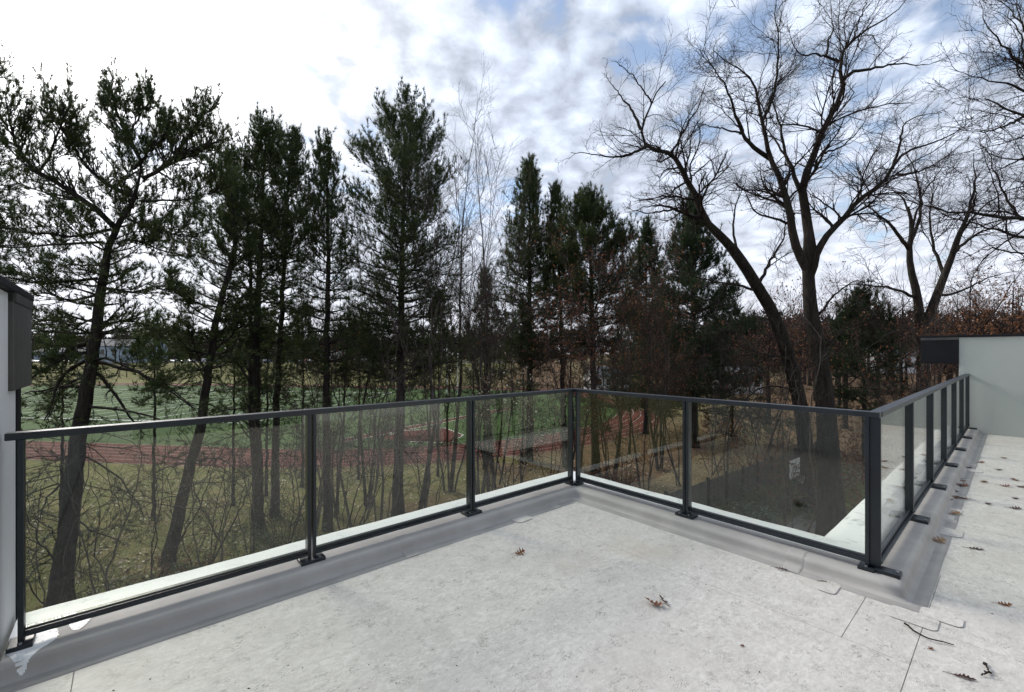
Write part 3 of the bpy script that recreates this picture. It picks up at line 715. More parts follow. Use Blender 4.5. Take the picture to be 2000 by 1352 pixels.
# ---------------------------------------------------------------- white pines
def pine(label, trunk, r0, y_crown, prof, spread, seed, nwh=None, group='tall white pines beyond the railing', limbs=(), low=14, twn=11, tl=0.17, mat=None, asc=(0.0, 0.95), cat='pine tree', name='pine_tree', tuftn=6, wh=(4, 6), low_leaf=0.6, dens=1.0, dead=()):
    """trunk: world points base to top; y_crown: height at which the green crown begins; prof(s) 0..1 -> relative branch length"""
    rng = np.random.default_rng(seed)
    base = np.asarray(trunk[0], float); r = root(name, base, label, cat, group)
    TP = smooth_line(np.asarray(trunk, float), 36); top = TP[-1, 2]; H = top - base[2]
    TP[1:-1, :2] += rng.normal(0, 0.025, (34, 2))
    s_ = np.linspace(0, 1, 36)
    TR = r0*(1-s_)**0.8*0.86 + 0.02 + r0*0.35*np.exp(-s_*28)
    tube_part('trunk', [(TP[None], TR[None])], M['pine_bark'], r, [9])
    zc = y_crown
    hs = []; z = zc
    while z < top-0.25:
        hs.append(z); f = (z-zc)/(top-zc); z += rng.uniform(0.34, 0.62)*(1.15-0.45*f)/dens
    bl = []
    for z in hs:
        s = (z-zc)/(top-zc)
        i = np.searchsorted(TP[:, 2], z); i = min(max(i, 1), 35)
        w = (z-TP[i-1, 2])/max(1e-6, TP[i, 2]-TP[i-1, 2]); c = TP[i-1]*(1-w)+TP[i]*w
        k = rng.integers(wh[0], wh[1]); a0 = rng.uniform(0, 6.28)
        for q in range(k):
            a = a0 + 6.283*q/k + rng.uniform(-0.5, 0.5)
            L = spread*prof(s)*rng.uniform(0.55, 1.15)
            if L < 0.12: L = 0.12
            el = asc[0] + (asc[1]-asc[0])*s**1.3 + rng.uniform(-0.2, 0.2)
            bl.append((c, (math.cos(a)*math.cos(el), math.sin(a)*math.cos(el), math.sin(el)), L, TR[i]*0.34))
    b = np.array([x[0] for x in bl]); d = np.array([x[1] for x in bl]); L = np.array([x[2] for x in bl]); rad = np.array([x[3] for x in bl])
    BP = walk(rng, b, d, L, 8, 0.10, 0.055, 0.02)
    BR = np.clip(rad, 0.012, 0.07)[:, None]*np.linspace(1, 0.25, 8)[None]
    chunks = [(BP, BR)]
    lP, lR = [BP], [BR]
    for pts, a_, b_ in limbs:
        P_, R_ = limb(pts, a_, b_, 8, 0.03, rng)
        chunks.append((P_, R_)); 
        S1, S1R = spawn(rng, P_, R_, 14, 0.12, 1.0, 0.5, 1.15, 0.28, 0.5, 8, 0.10, 0.10, 0.45, 0.012, 0.3, 0.6, 2.6)
        chunks.append((S1, S1R)); lP += [P_[:, 3:].repeat(1, 0) if False else P_, S1]; lR += [R_, S1R]
    AP, AR = np.concatenate(lP), np.concatenate(lR)
    nt_ = np.clip((plen(AP)*twn/1.2).astype(int), 4, 44)
    lo_ = AP[:, -1, 2] < zc + (top-zc)*0.55
    S2, S2R = [np.concatenate(x) for x in zip(spawn(rng, AP[lo_], AR[lo_], nt_[lo_], 0.22, 1.0, 0.45, 1.2, 0.18, 0.48, 5, 0.09, 0.045, 0.4, 0.006, 0.5, 0.28, 1.05, 0.35),
                                              spawn(rng, AP[~lo_], AR[~lo_], nt_[~lo_], 0.22, 1.0, 0.45, 1.2, 0.16, 0.45, 5, 0.10, 0.15, 0.4, 0.006, 0.5, 0.55, 0.95, 0.35))]
    chunks.append(thin((S2, S2R), tl > 0.25))
    for pts, a_, b_ in dead:
        P_, R_ = limb(pts, a_, b_, 8, 0.04, rng); chunks.append((P_, R_))
        X1, X1R = spawn(rng, P_, R_, 9, 0.2, 1.0, 0.5, 1.2, 0.15, 0.4, 6, 0.2, -0.02, 0.45, 0.01, 0.3, 1.0, 1.6)
        X2, X2R = spawn(rng, X1, X1R, 4, 0.2, 1.0, 0.5, 1.2, 0.3, 0.6, 5, 0.2, 0.0, 0.5, 0.006, 0.5)
        chunks += [(X1, X1R), thin((X2, X2R))]
    # upright leading shoots at the branch ends of the upper crown
    upr = AP[AP[:, -1, 2] > zc + (top-zc)*0.45]
    if len(upr):
        e_ = np.concatenate([upr[:, -1], upr[:, -2], upr[:, -3]]); dd_ = norm(np.stack([rng.normal(0, 0.28, len(e_)), rng.normal(0, 0.28, len(e_)), np.ones(len(e_))], -1))
        S5 = walk(rng, e_, dd_, rng.uniform(0.35, 0.85, len(e_))*tl/0.17, 5, 0.06, 0.05); S2 = np.concatenate([S2, S5, S5]); S2R = np.concatenate([S2R, np.full((2*len(e_), 5), 0.006)])
        chunks.append(thin((S5, np.full((len(e_), 5), 0.008))))
    # dead twiggy stubs on the bare lower bole
    zl = base[2] + H*0.12
    nl = low
    if nl:
        zz = rng.uniform(zl, zc, nl); i = np.clip(np.searchsorted(TP[:, 2], zz), 1, 35); a = rng.uniform(0, 6.28, nl)
        dd = np.stack([np.cos(a), np.sin(a), rng.uniform(-0.15, 0.35, nl)], -1)
        S3 = walk(rng, TP[i], norm(dd), rng.uniform(1.0, 4.2, nl), 7, 0.20, 0.0, 0.26); S3R = rng.uniform(0.016, 0.035, nl)[:, None]*np.linspace(1, 0.3, 7)[None]
        S4, S4R = spawn(rng, S3, S3R, 9, 0.2, 1.0, 0.4, 1.1, 0.25, 0.5, 5, 0.18, 0.0, 0.5, 0.005, 0.4)
        chunks += [(S3, S3R), thin((S4, S4R), tl > 0.25)]
        kk = rng.random(len(S4)) < low_leaf
        S2 = np.concatenate([S2, S4[kk]]); S2R = np.concatenate([S2R, S4R[kk]])
    tube_part('branches', chunks, M['pine_bark'], r, [4 if c[0].shape[1] == 8 else 3 for c in chunks], stuff=True)
    # needle tufts along and at the end of every twig
    N = len(S2); nt4 = 3
    t = np.concatenate([np.full(N, 0.999)] + [rng.uniform(0.30, 1, N) for _ in range(nt4)]); idx = np.tile(np.arange(N), nt4+1)
    p, tan, _ = sample(S2, S2R, idx, t)
    dirn = norm(tan + np.array([0, 0, 1.0])*np.where(p[:, 2:3] < zc + (top-zc)*0.5, 0.25, 0.55) + rng.normal(0, 0.2, tan.shape))
    V, T = tri_blades(rng, p, dirn, tl*1.3, tl*0.125, tuftn, 0.45)
    o = link('needles', mesh_of('needles', sub(V, r), None, T), mat or M['needle'], r); o['kind'] = 'stuff'
    return r

# ---------------------------------------------------------------- bare deciduous trees
def bare(label, trunk, limbs, seed, name='oak_tree', cat='tree', group='bare oaks beyond the right hand railing', mat=None, dens=1.0, twig_r=0.006, leaves=0, leafmat=None, leafsize=0.1, sides=9, extra=True, curl=0.19, up=0.02, fine=3, fl=0.0):
    """trunk and limbs: list of (world points, r0, r1)"""
    rng = np.random.default_rng(seed); mat = mat or M['oak_bark']
    base = np.asarray(trunk[0][0], float)[0].copy()
    r = root(name, base, label, cat, group)
    ch = [limb(p, a, b, 22, 0.0) for p, a, b in trunk]
    if len(ch):
        P_, R_ = ch[0]; s_ = np.linspace(0, 1, R_.shape[1]); ch[0] = (P_, R_ + trunk[0][1]*0.5*np.exp(-s_*14)[None])
    tube_part('trunk', ch, mat, r, [12]*len(ch))
    lp = []
    for p, a, b in limbs:
        P_, R_ = limb(p, a, b, 18, 0.03, rng); R_ = b + (a-b)*np.linspace(1, 0, 18)[None]**1.25
        lp.append((P_, R_))
        tube_part('limb', [(P_, R_)], mat, r, [7])
    BP = np.concatenate([x[0] for x in lp]); BR = np.concatenate([x[1] for x in lp])
    n1 = np.clip((plen(BP)*1.9*dens).astype(int), 4, 26)
    A, AR = spawn(rng, BP, BR, n1, 0.22, 1.0, 0.5, 1.3, 0.26, 0.6, 9, curl, up, 0.42, 0.014, 0.3, 1.0, 3.6, 0.5)
    nA = np.clip((plen(A)*4.6*dens).astype(int), 3, 14)
    B_, BR_ = spawn(rng, A, AR, nA, 0.15, 1.0, 0.4, 1.0, 0.3, 0.7, 6, curl+0.03, up, 0.5, twig_r*1.4, 0.4, 1.0, 1.7, 0.4)
    C_, CR_ = spawn(rng, B_, BR_, fine, 0.15, 1.0, 0.4, 1.0, 0.4, 0.8, 4, curl+0.05, up, 0.6, twig_r*0.85, 0.6, 1.0, 0.9, 0.4)
    E_, ER_ = spawn(rng, BP, BR, (n1*0.5).astype(int), 0.3, 1.0, 0.5, 1.2, 0.06, 0.18, 6, 0.2, up, 0.3, twig_r*1.3, 0.4, 1.0, 1.4)
    F_, FR_ = spawn(rng, E_, ER_, 4, 0.2, 1.0, 0.4, 1.0, 0.35, 0.7, 4, 0.2, up, 0.6, twig_r, 0.6)
    tube_part('twigs', [(A, AR), (B_[:, [0, 2, 4, 5]], BR_[:, [0, 2, 4, 5]]), thin((C_, CR_), name != 'oak_tree'), thin((E_, ER_), name != 'oak_tree'), thin((F_, FR_), name != 'oak_tree')], mat if mat is not M['oak_bark'] else M['twig'], r, [4, 3, 3, 3, 3], stuff=True)
    if leaves:
        Z = np.concatenate([C_[:, -1], C_[:, 2], F_[:, -1]])
        if fl: Z = Z[Z[:, 2] < fl]
        k = rng.choice(len(Z), min(leaves, len(Z)), replace=False)
        V, Q = leaf_quads(rng, Z[k], leafsize)
        o = link('leaves', mesh_of('leaves', sub(V, r), Q), leafmat, r); o['kind'] = 'stuff'
    return r

# ---------------------------------------------------------------- the pines, left to right
def gp(px, d): x = (px-1000)/F_PX*d; return np.array([x, d, float(gz(x, d))-0.1])
def zpx(py, d): return CAMZ + (691-py)/F_PX*d
def prof_round(s): return (min(1, (s+0.08)/0.3)**0.6)*(1-s)**0.75*1.05+0.10
def prof_broad(s): return 0.55+0.5*math.sin(math.pi*min(1, s*0.9+0.1)) if s < 0.8 else 0.75*(1-(s-0.8)/0.2)**0.5+0.2
def prof_cone(s): return 1.05*(1-s)**0.9+0.06
def prof_top(s): return (0.35+0.65*math.exp(-((s-0.52)/0.30)**2))*(1 if s < 0.85 else 1-(s-0.85)*3.0)
d = 17.2
P1 = [gp(113, d)] + [at(x, y, d) for x, y in ((132, 1040), (152, 880), (168, 770), (182, 690), (196, 596), (202, 525), (214, 473), (237, 429), (259, 400), (272, 355), (276, 312))]
pl = lambda pts, a, b, d1: (pxl(pts, d, d1), a, b)
pine('great spreading pine nearest the left end of the railing, with a crooked dark trunk', P1, 0.40, zpx(650, d), lambda s: 0.62, 2.8, 11, low=40, limbs=[
    pl([(222, 442), (166, 392), (122, 366), (74, 340), (33, 303), (26, 248), (11, 192)], 0.11, 0.02, 15.6),
    pl([(74, 340), (100, 300), (118, 250), (124, 196)], 0.05, 0.015, 15.8),
    pl([(266, 385), (222, 366), (192, 351), (155, 311), (128, 262), (122, 200)], 0.09, 0.02, 18.6),
    pl([(281, 348), (311, 329), (340, 307), (385, 292), (448, 270)], 0.10, 0.02, 16.2),
    pl([(340, 307), (370, 266), (392, 232), (412, 212)], 0.06, 0.015, 17.0),
    pl([(276, 315), (251, 266), (229, 222), (216, 176)], 0.09, 0.015, 17.8),
    pl([(251, 266), (274, 229), (292, 196)], 0.05, 0.015, 17.4),
    pl([(262, 330), (300, 290), (330, 250)], 0.06, 0.015, 16.4),
    pl([(251, 429), (296, 448), (344, 455), (380, 462)], 0.05, 0.015, 15.4),
    pl([(229, 477), (259, 466), (307, 485), (362, 500)], 0.05, 0.015, 18.4),
    pl([(274, 392), (333, 396), (407, 381), (430, 360)], 0.05, 0.015, 15.9),
    pl([(218, 448), (159, 462), (85, 457), (0, 444)], 0.06, 0.015, 15.5),
    pl([(200, 473), (111, 477), (22, 485), (-30, 480)], 0.06, 0.015, 18.8),
    pl([(192, 544), (129, 555), (55, 547), (0, 540)], 0.06, 0.015, 15.6),
    pl([(195, 575), (130, 590), (80, 560), (30, 520)], 0.06, 0.015, 18.5),
    pl([(198, 560), (250, 575), (300, 560), (340, 575)], 0.05, 0.015, 15.9),
    pl([(190, 620), (140, 640), (90, 620), (60, 640)], 0.05, 0.015, 18.4),
    pl([(190, 640), (250, 625), (300, 640), (350, 650)], 0.05, 0.015, 18.4),
    pl([(180, 690), (135, 690), (100, 715), (58, 742)], 0.055, 0.015, 15.5),
    pl([(176, 705), (215, 700), (270, 730), (330, 755), (380, 800)], 0.055, 0.015, 15.7),
    pl([(172, 740), (125, 745), (118, 770), (90, 822)], 0.05, 0.015, 18.4),
], wh=(3, 5), tl=0.17, dead=[
    pl([(168, 672), (131, 682), (92, 716), (55, 740)], 0.075, 0.02, 16.2), pl([(165, 706), (126, 725), (114, 750), (105, 784), (88, 822)], 0.075, 0.02, 16.6),
    pl([(160, 755), (107, 757), (44, 768)], 0.06, 0.02, 17.8), pl([(175, 706), (243, 716), (282, 735), (331, 764), (380, 800)], 0.085, 0.02, 16.4),
    pl([(172, 720), (214, 750), (240, 800), (285, 850)], 0.07, 0.02, 18.0), pl([(165, 794), (214, 798), (272, 803), (330, 830)], 0.06, 0.02, 16.5),
    pl([(190, 650), (229, 609), (248, 580)], 0.06, 0.02, 16.8), pl([(150, 890), (200, 905), (250, 950), (280, 1010)], 0.05, 0.015, 16.4), pl([(145, 930), (100, 960), (75, 1010)], 0.05, 0.015, 16.4), pl([(140, 1000), (180, 1040), (240, 1060)], 0.045, 0.015, 16.6)])
d = 20.0
pine('pine at the left edge of the view, only its branch ends showing past the wall', [gp(-95, d), at(-90, 700, d), at(-85, 400, d), at(-80, 120, d)], 0.33, zpx(560, d), prof_broad, 3.0, 12, low=4, tl=0.18)
d = 21.0
pine('slim leaning pine just right of the great spreading pine', [gp(326, d)]+[at(x, y, d) for x, y in ((352, 990), (395, 820), (410, 700), (432, 580), (462, 480), (455, 390), (446, 318))], 0.30, zpx(720, d), prof_round, 2.6, 13, low=34, tl=0.18, dead=[(pxl([(404, 745), (372, 700), (355, 665)], 21, 20), 0.06, 0.02), (pxl([(409, 710), (450, 690), (470, 650)], 21, 22), 0.05, 0.02), (pxl([(398, 790), (440, 800), (490, 850)], 21, 20), 0.05, 0.02), (pxl([(375, 900), (430, 890), (480, 930)], 21, 20), 0.045, 0.015)],
     limbs=[(pxl([(405, 740), (385, 690), (370, 640), (345, 600)], d, 20), 0.05, 0.015), (pxl([(412, 690), (470, 640), (500, 560)], d, 22), 0.06, 0.015), (pxl([(425, 600), (370, 590), (330, 560)], d, 19.8), 0.05, 0.015)], low_leaf=0.6)
d = 24.5
pine('dark straight pine with a twin trunk left of the second railing post', [gp(506, d)]+[at(x, y, d) for x, y in ((500, 850), (499, 700), (505, 560), (512, 420), (520, 255))], 0.33, zpx(690, d), prof_top, 3.1, 14, low=34, tl=0.2,
     limbs=[(pxl([(504, 1010), (492, 850), (488, 700), (492, 560), (484, 420), (470, 330)], d, 24.2), 0.2, 0.03)], low_leaf=0.6)
d = 27.0
pine('thin pine with a narrow crown directly behind the twin trunked one', [gp(538, d)]+[at(x, y, d) for x, y in ((537, 850), (545, 700), (553, 560), (560, 420), (566, 275))], 0.26, zpx(670, d), prof_top, 2.9, 15, low=30, tl=0.21, low_leaf=0.6)
d = 25.0
pine('narrow pine with a sparse tuft on top, trunk right of the first double post', [gp(640, d)]+[at(x, y, d) for x, y in ((638, 850), (637, 700), (640, 540), (642, 420), (632, 285))], 0.27, zpx(730, d), lambda s: 0.95-0.5*s if s < 0.6 else 0.62-0.9*(s-0.6), 2.8, 16, low=34, tl=0.2, low_leaf=0.5, dens=0.85)
d = 27.4
pine('tallest pine with a broad rounded head in the middle of the row', [gp(776, d)]+[at(x, y, d) for x, y in ((780, 880), (783, 700), (785, 500), (790, 370), (790, 240))], 0.37, zpx(740, d), lambda s: 0.95-0.1*s if s < 0.45 else 0.9*(1-((s-0.45)/0.58)**2)**0.5+0.06, 4.3, 17, low=30, tl=0.22, twn=12, asc=(0.0, 0.75))
d = 41.0
pine('distant pine with a pointed crown behind the leafless saplings', [gp(1033, d)]+[at(x, y, d) for x, y in ((1035, 800), (1034, 600), (1035, 330))], 0.40, zpx(720, d), prof_round, 4.6, 18, low=8, tl=0.3, twn=9, dens=0.8)
d = 36.0
pine('bushy dark pine leaning right behind the inner corner of the railing', [gp(1164, d)]+[at(x, y, d) for x, y in ((1160, 800), (1158, 640), (1152, 500), (1150, 395))], 0.38, zpx(690, d), lambda s: (0.55+0.5*math.sin(math.pi*min(1, s*1.1)))*(1 if s < 0.8 else 1-(s-0.8)*3), 3.9, 19, low=14, tl=0.27, twn=12,
     limbs=[(pxl([(1156, 620), (1190, 540), (1215, 500), (1230, 460)], d, 35), 0.09, 0.02)])
d = 39.0
pine('pine with a forked crown between the pointed and the bushy pines', [gp(1105, d)]+[at(x, y, d) for x, y in ((1100, 800), (1096, 600), (1085, 380))], 0.3, zpx(700, d), prof_round, 3.2, 20, low=8, tl=0.28, twn=9, dens=0.8)
d = 47.0
pine('broad conical evergreen beneath the leaning bare limb', [gp(1358, d), at(1355, 700, d), at(1352, 408, d)], 0.42, zpx(800, d), prof_cone, 8.2, 21, low=4, tl=0.36, twn=9, mat=M['needle_dark'], asc=(-0.1, 0.6), group='evergreens beyond the short railing', dens=0.95)
d = 55.0
pine('small evergreen tip left of the broad conical one', [gp(1262, d), at(1262, 650, d), at(1262, 452, d)], 0.36, zpx(790, d), prof_cone, 6.2, 22, low=4, tl=0.42, twn=7, mat=M['needle_dark'], asc=(-0.1, 0.6), group='evergreens beyond the short railing', dens=0.7)
d = 34.0
pine('low dark bushy evergreen right of the twin stemmed oak', [gp(1690, d), at(1688, 720, d), at(1680, 582, d)], 0.25, zpx(800, d), lambda s: (0.8+0.25*math.sin(3*s))*(1-s)**0.6+0.08, 3.4, 23, low=0, tl=0.28, twn=11, mat=M['needle_dark'], asc=(-0.1, 0.5), group='evergreens beyond the short railing')
# young pines of the understorey
for k, (px, d, top, sp, zc_, lab) in enumerate((
        (455, 29, 640, 2.4, 800, 'young pine filling the gap behind the leaning pine'), (590, 33, 610, 2.6, 800, 'young pine between two straight trunks left of the tallest pine'),
        (700, 35, 640, 2.8, 780, 'young pine in the shade of the tallest pine, on its left'), (855, 36, 600, 2.8, 780, 'young pine just right of the tallest pine trunk'),
        (945, 38, 545, 3.0, 790, 'young green pine below the saplings with bare tips'), (300, 27, 640, 2.2, 790, 'young pine low to the right of the great spreading pine'),
        (1230, 44, 590, 4.2, 790, 'young evergreen between bushy pine and conical evergreen'), (1430, 50, 600, 4.0, 770, 'dark young evergreen right of the broad conical evergreen'), (1290, 42, 620, 4.0, 800, 'young dark evergreen in front of the conical evergreen'),
        (520, 31, 640, 2.8, 790, 'young pine behind the twin trunked pine'), (785, 34, 650, 2.8, 790, 'young pine right behind the tallest pine trunk'), (120, 27, 660, 2.4, 780, 'young pine between the white wall and the great trunk'), (1020, 40, 610, 3.2, 790, 'young pine below the pointed pine'))):
    pine(lab, [gp(px, d), at(px+3, 700, d), at(px, top, d)], 0.10, zpx(zc_, d), prof_round, sp, 30+k, low=0, tl=0.28, twn=6, tuftn=5, group='young evergreens of the understorey', dens=0.75)

# ---------------------------------------------------------------- big bare oaks on the right
d = 23.3
def L(pts, a, b, d1): return (pxl(pts, d, d1), a*0.92, b*0.6)
bare('great bare oak whose trunk splits into tall stems behind the jutting railing corner',
  [(np.concatenate([[gp(1627, d)], pxl([(1624, 990), (1618, 880), (1612, 780), (1600, 690), (1583, 610), (1579, 545), (1578, 512), (1580, 450), (1571, 399)], d)]), 0.60, 0.17)],
  [L([(1578, 528), (1555, 492), (1545, 430), (1529, 362), (1509, 321), (1501, 290), (1491, 243), (1483, 202), (1475, 160), (1457, 140), (1421, 124), (1396, 100)], 0.27, 0.03, 22.0),
   L([(1506, 311), (1467, 285), (1447, 259), (1431, 207), (1421, 176), (1400, 140), (1366, 96)], 0.14, 0.02, 20.5),
   L([(1447, 262), (1425, 253), (1380, 247), (1345, 235)], 0.06, 0.015, 23.0),
   L([(1488, 238), (1501, 207), (1516, 176), (1521, 100), (1512, 30), (1520, -40)], 0.10, 0.02, 24.5),
   L([(1579, 520), (1581, 450), (1571, 399), (1566, 373), (1581, 321), (1599, 274), (1617, 233), (1641, 192), (1646, 160), (1638, 124), (1649, 93), (1664, 80), (1682, 62), (1711, 47), (1752, 21), (1775, -10)], 0.30, 0.03, 24.0),
   L([(1563, 373), (1550, 331), (1535, 305), (1529, 269), (1519, 228), (1506, 190), (1512, 140)], 0.13, 0.02, 25.4),
   L([(1531, 300), (1500, 255), (1470, 230), (1440, 200)], 0.06, 0.015, 26.0),
   L([(1638, 122), (1617, 111), (1597, 106), (1560, 109), (1550, 88), (1538, 50)], 0.08, 0.015, 22.6),
   L([(1615, 106), (1617, 78), (1630, 57), (1623, 36), (1597, 0)], 0.06, 0.015, 24.6),
   L([(1648, 155), (1664, 140), (1695, 137), (1731, 127), (1773, 124), (1814, 127), (1840, 118)], 0.10, 0.015, 22.0),
   L([(1662, 82), (1675, 50), (1690, 10), (1700, -30)], 0.06, 0.015, 25.0),
   L([(1580, 545), (1590, 512), (1604, 471), (1633, 440), (1669, 401), (1705, 370), (1737, 344), (1747, 321), (1762, 298), (1809, 282), (1850, 269), (1890, 245)], 0.24, 0.03, 21.0),
   L([(1742, 331), (1757, 290), (1762, 254), (1778, 228), (1840, 220)], 0.09, 0.015, 22.5),
   L([(1752, 342), (1783, 339), (1830, 324), (1870, 330)], 0.06, 0.015, 20.0),
   L([(1542, 438), (1509, 425), (1467, 412), (1462, 383), (1430, 350)], 0.08, 0.015, 24.8),
   L([(1596, 620), (1640, 560), (1690, 545), (1740, 560)], 0.08, 0.015, 21.4),
   L([(1612, 300), (1650, 285), (1690, 240), (1700, 200)], 0.06, 0.015, 26.0),
   L([(1600, 690), (1650, 640), (1700, 625), (1790, 585)], 0.07, 0.015, 20.6)], 41, dens=1.05)
d = 27.8
bare('bare oak leaning far left over the conical evergreen, its limb bent like an elbow',
  [(np.concatenate([[gp(1578, d)], pxl([(1576, 900), (1566, 800), (1544, 710), (1514, 616), (1478, 559), (1457, 523), (1431, 487)], d, 26.5)]), 0.46, 0.29)],
  [(pxl([(1431, 487), (1404, 458), (1379, 434), (1366, 399), (1335, 336), (1311, 296), (1286, 299), (1255, 281), (1251, 252), (1268, 217), (1277, 185), (1299, 160)], 26.5, 24.5), 0.28, 0.03),
   (pxl([(1265, 285), (1255, 292), (1211, 310), (1162, 301), (1115, 298)], 24.8, 23.5), 0.09, 0.015),
   (pxl([(1379, 436), (1339, 418), (1308, 403), (1268, 401), (1240, 412)], 26.2, 27.5), 0.16, 0.02),
   (pxl([(1320, 408), (1285, 415), (1255, 416), (1220, 405)], 26.4, 25.0), 0.07, 0.015),
   (pxl([(1251, 252), (1233, 208), (1206, 181), (1184, 150)], 24.8, 25.5), 0.09, 0.015),
   (pxl([(1272, 200), (1240, 150), (1200, 120)], 24.6, 23.6), 0.05, 0.015),
   (pxl([(1311, 298), (1340, 250), (1370, 200), (1380, 150)], 24.9, 26.5), 0.07, 0.015),
   (pxl([(1345, 350), (1380, 320), (1410, 300)], 25.5, 24.0), 0.06, 0.015),
   (pxl([(1477, 567), (1430, 555), (1379, 549), (1330, 530)], 26.9, 25.5), 0.09, 0.015),
   (pxl([(1478, 562), (1497, 525), (1514, 497), (1537, 450), (1530, 410)], 26.8, 28.5), 0.12, 0.02),
   (pxl([(1440, 500), (1430, 440), (1440, 390), (1460, 340)], 26.6, 28.0), 0.09, 0.015),
   (pxl([(1540, 700), (1480, 690), (1430, 670), (1380, 690)], 27.0, 25.0), 0.08, 0.015),
   (pxl([(1552, 760), (1490, 750), (1450, 790), (1380, 800)], 27.0, 25.5), 0.07, 0.015)], 42)
d = 32.0
bare('bare oak with a forked trunk rising behind the black beam end', 
  [(np.concatenate([[gp(1806, d)], pxl([(1804, 740), (1799, 642), (1791, 570), (1778, 528), (1775, 482), (1783, 445), (1773, 404)], d)]), 0.55, 0.08),
   (pxl([(1800, 660), (1812, 625), (1840, 549), (1861, 497), (1869, 466), (1892, 419)], d, 30.5), 0.34, 0.09)],
  [L([(1775, 487), (1737, 435), (1690, 399), (1655, 380)], 0.16, 0.02, 30.0),
   L([(1777, 480), (1783, 445), (1773, 404), (1752, 373), (1711, 357)], 0.18, 0.02, 33.5),
   L([(1780, 470), (1800, 420), (1795, 350), (1770, 300), (1760, 260)], 0.14, 0.02, 34.0),
   L([(1861, 497), (1869, 466), (1892, 419), (1905, 357), (1900, 300)], 0.2, 0.03, 30.0),
   L([(1861, 497), (1900, 460), (1950, 440), (2010, 400)], 0.14, 0.02, 33.0),
   L([(1846, 540), (1820, 480), (1815, 400), (1840, 340)], 0.14, 0.02, 34.0),
   L([(1785, 580), (1750, 565), (1711, 559), (1669, 554), (1623, 560)], 0.12, 0.02, 30.0),
   L([(1797, 640), (1750, 640), (1700, 680), (1640, 700)], 0.10, 0.02, 29.0),
   L([(1830, 580), (1880, 570), (1930, 540), (1990, 530)], 0.12, 0.02, 33.0), L([(1869, 466), (1920, 400), (1960, 380), (2000, 330)], 0.1, 0.02, 31.0), L([(1782, 440), (1800, 380), (1840, 330), (1860, 290)], 0.09, 0.02, 32.0)], 43, dens=0.9)
d = 19.0
bare('oak at the right edge whose long bare boughs reach in from outside the view',
  [([*gp(2160, d)], 0.5, 0.4)] if False else [(np.concatenate([[gp(2160, d)], pxl([(2158, 800), (2150, 560), (2140, 420)], d)]), 0.55, 0.38)],
  [L([(2150, 470), (2080, 440), (2000, 428), (1949, 422), (1897, 417), (1845, 414), (1804, 399), (1762, 373)], 0.16, 0.02, 17.5),
   L([(2150, 520), (2080, 490), (2000, 466), (1959, 450), (1907, 440), (1866, 425), (1830, 430)], 0.14, 0.02, 20.5),
   L([(2140, 430), (2080, 300), (2040, 250), (2000, 228), (1959, 207), (1928, 194), (1890, 197)], 0.17, 0.02, 18.0),
   L([(2060, 270), (2030, 200), (2000, 171), (1959, 160), (1918, 155), (1856, 135)], 0.10, 0.015, 20.0),
   L([(2040, 230), (2010, 150), (1985, 115), (1955, 80), (1920, 40), (1915, 0)], 0.10, 0.015, 17.5),
   L([(2030, 200), (2000, 110), (1990, 60), (1960, 10)], 0.09, 0.015, 20.5),
   L([(2050, 478), (2000, 500), (1940, 480), (1890, 500)], 0.07, 0.015, 18.0),
   L([(1900, 417), (1905, 380), (1905, 355)], 0.05, 0.02, 18.1),
   L([(2080, 300), (2010, 300), (1960, 330), (1920, 340)], 0.09, 0.015, 20.5),
   L([(1990, 425), (1960, 380), (1940, 330), (1925, 270)], 0.06, 0.015, 19.5),
   L([(2140, 430), (2070, 200), (2030, 60), (2010, -40)], 0.14, 0.02, 21.0), L([(2060, 170), (2000, 60), (1975, -20)], 0.08, 0.015, 19.0),
   L([(2110, 350), (2050, 340), (1990, 370), (1930, 375)], 0.08, 0.015, 17.0), L([(2000, 228), (1960, 250), (1915, 260), (1870, 250)], 0.06, 0.015, 17.2), L([(2040, 110), (1990, 30), (1940, -10)], 0.07, 0.015, 21.5)], 44, dens=0.95)

# ---------------------------------------------------------------- leafless saplings and leaf-clad young oaks between the pines
def sapling(label, px, d, top_py, stems, seed, group, leaves=0, leafmat=None, spread=0.14, mat=None, dens=1.0, lean=0.0, r0=0.055, leafsize=0.1, fl=0.0, up=0.07, curl=0.10):
    rng = np.random.default_rng(seed)
    b = gp(px, d); H = zpx(top_py, d) - b[2]
    tr, lb = [], []
    for k in range(stems):
        a = rng.uniform(0, 6.28); h = H*rng.uniform(0.72, 1.0) if k else H
        s = spread*rng.uniform(0.35, 1.0)*h
        q = b + np.array([math.cos(a)*0.15*k, math.sin(a)*0.15*k, 0])
        e = q + np.array([math.cos(a)*s + lean*h, math.sin(a)*s, h])
        mids = [q + (e-q)*t + np.array([rng.normal(0, 0.03*h), rng.normal(0, 0.03*h), 0]) for t in (0.3, 0.55, 0.8)]
        if k == 0: tr.append(([q, q+(mids[0]-q)*0.6, mids[0]], r0*1.3, r0)); lb.append(([mids[0], mids[1], mids[2], e], r0, 0.012))
        else: lb.append(([q, *mids, e], r0*rng.uniform(0.6, 0.95), 0.012))
    return bare(label, tr, lb, seed, 'sapling', 'sapling', group, mat or M['grey_twig'], dens*(0.75 if leaves > 400 else 0.5), 0.006, leaves, leafmat, leafsize, curl=curl, up=up, fine=2, fl=fl)
GS = 'leafless saplings between the pines'
sapling('tall cluster of thin upright bare stems just right of the tallest pine', 880, 32, 228, 5, 51, GS, 60, M['leaf_brown'], 0.10, lean=0.02, r0=0.11)
sapling('tall bare many stemmed sapling in front of the pointed pine', 965, 33, 262, 5, 52, GS, 70, M['leaf_brown'], 0.12, lean=0.01, r0=0.10)
sapling('grey twiggy sapling crossing in front of the tallest pine', 812, 25, 330, 4, 53, GS, 0, None, 0.14, r0=0.09, lean=-0.01)
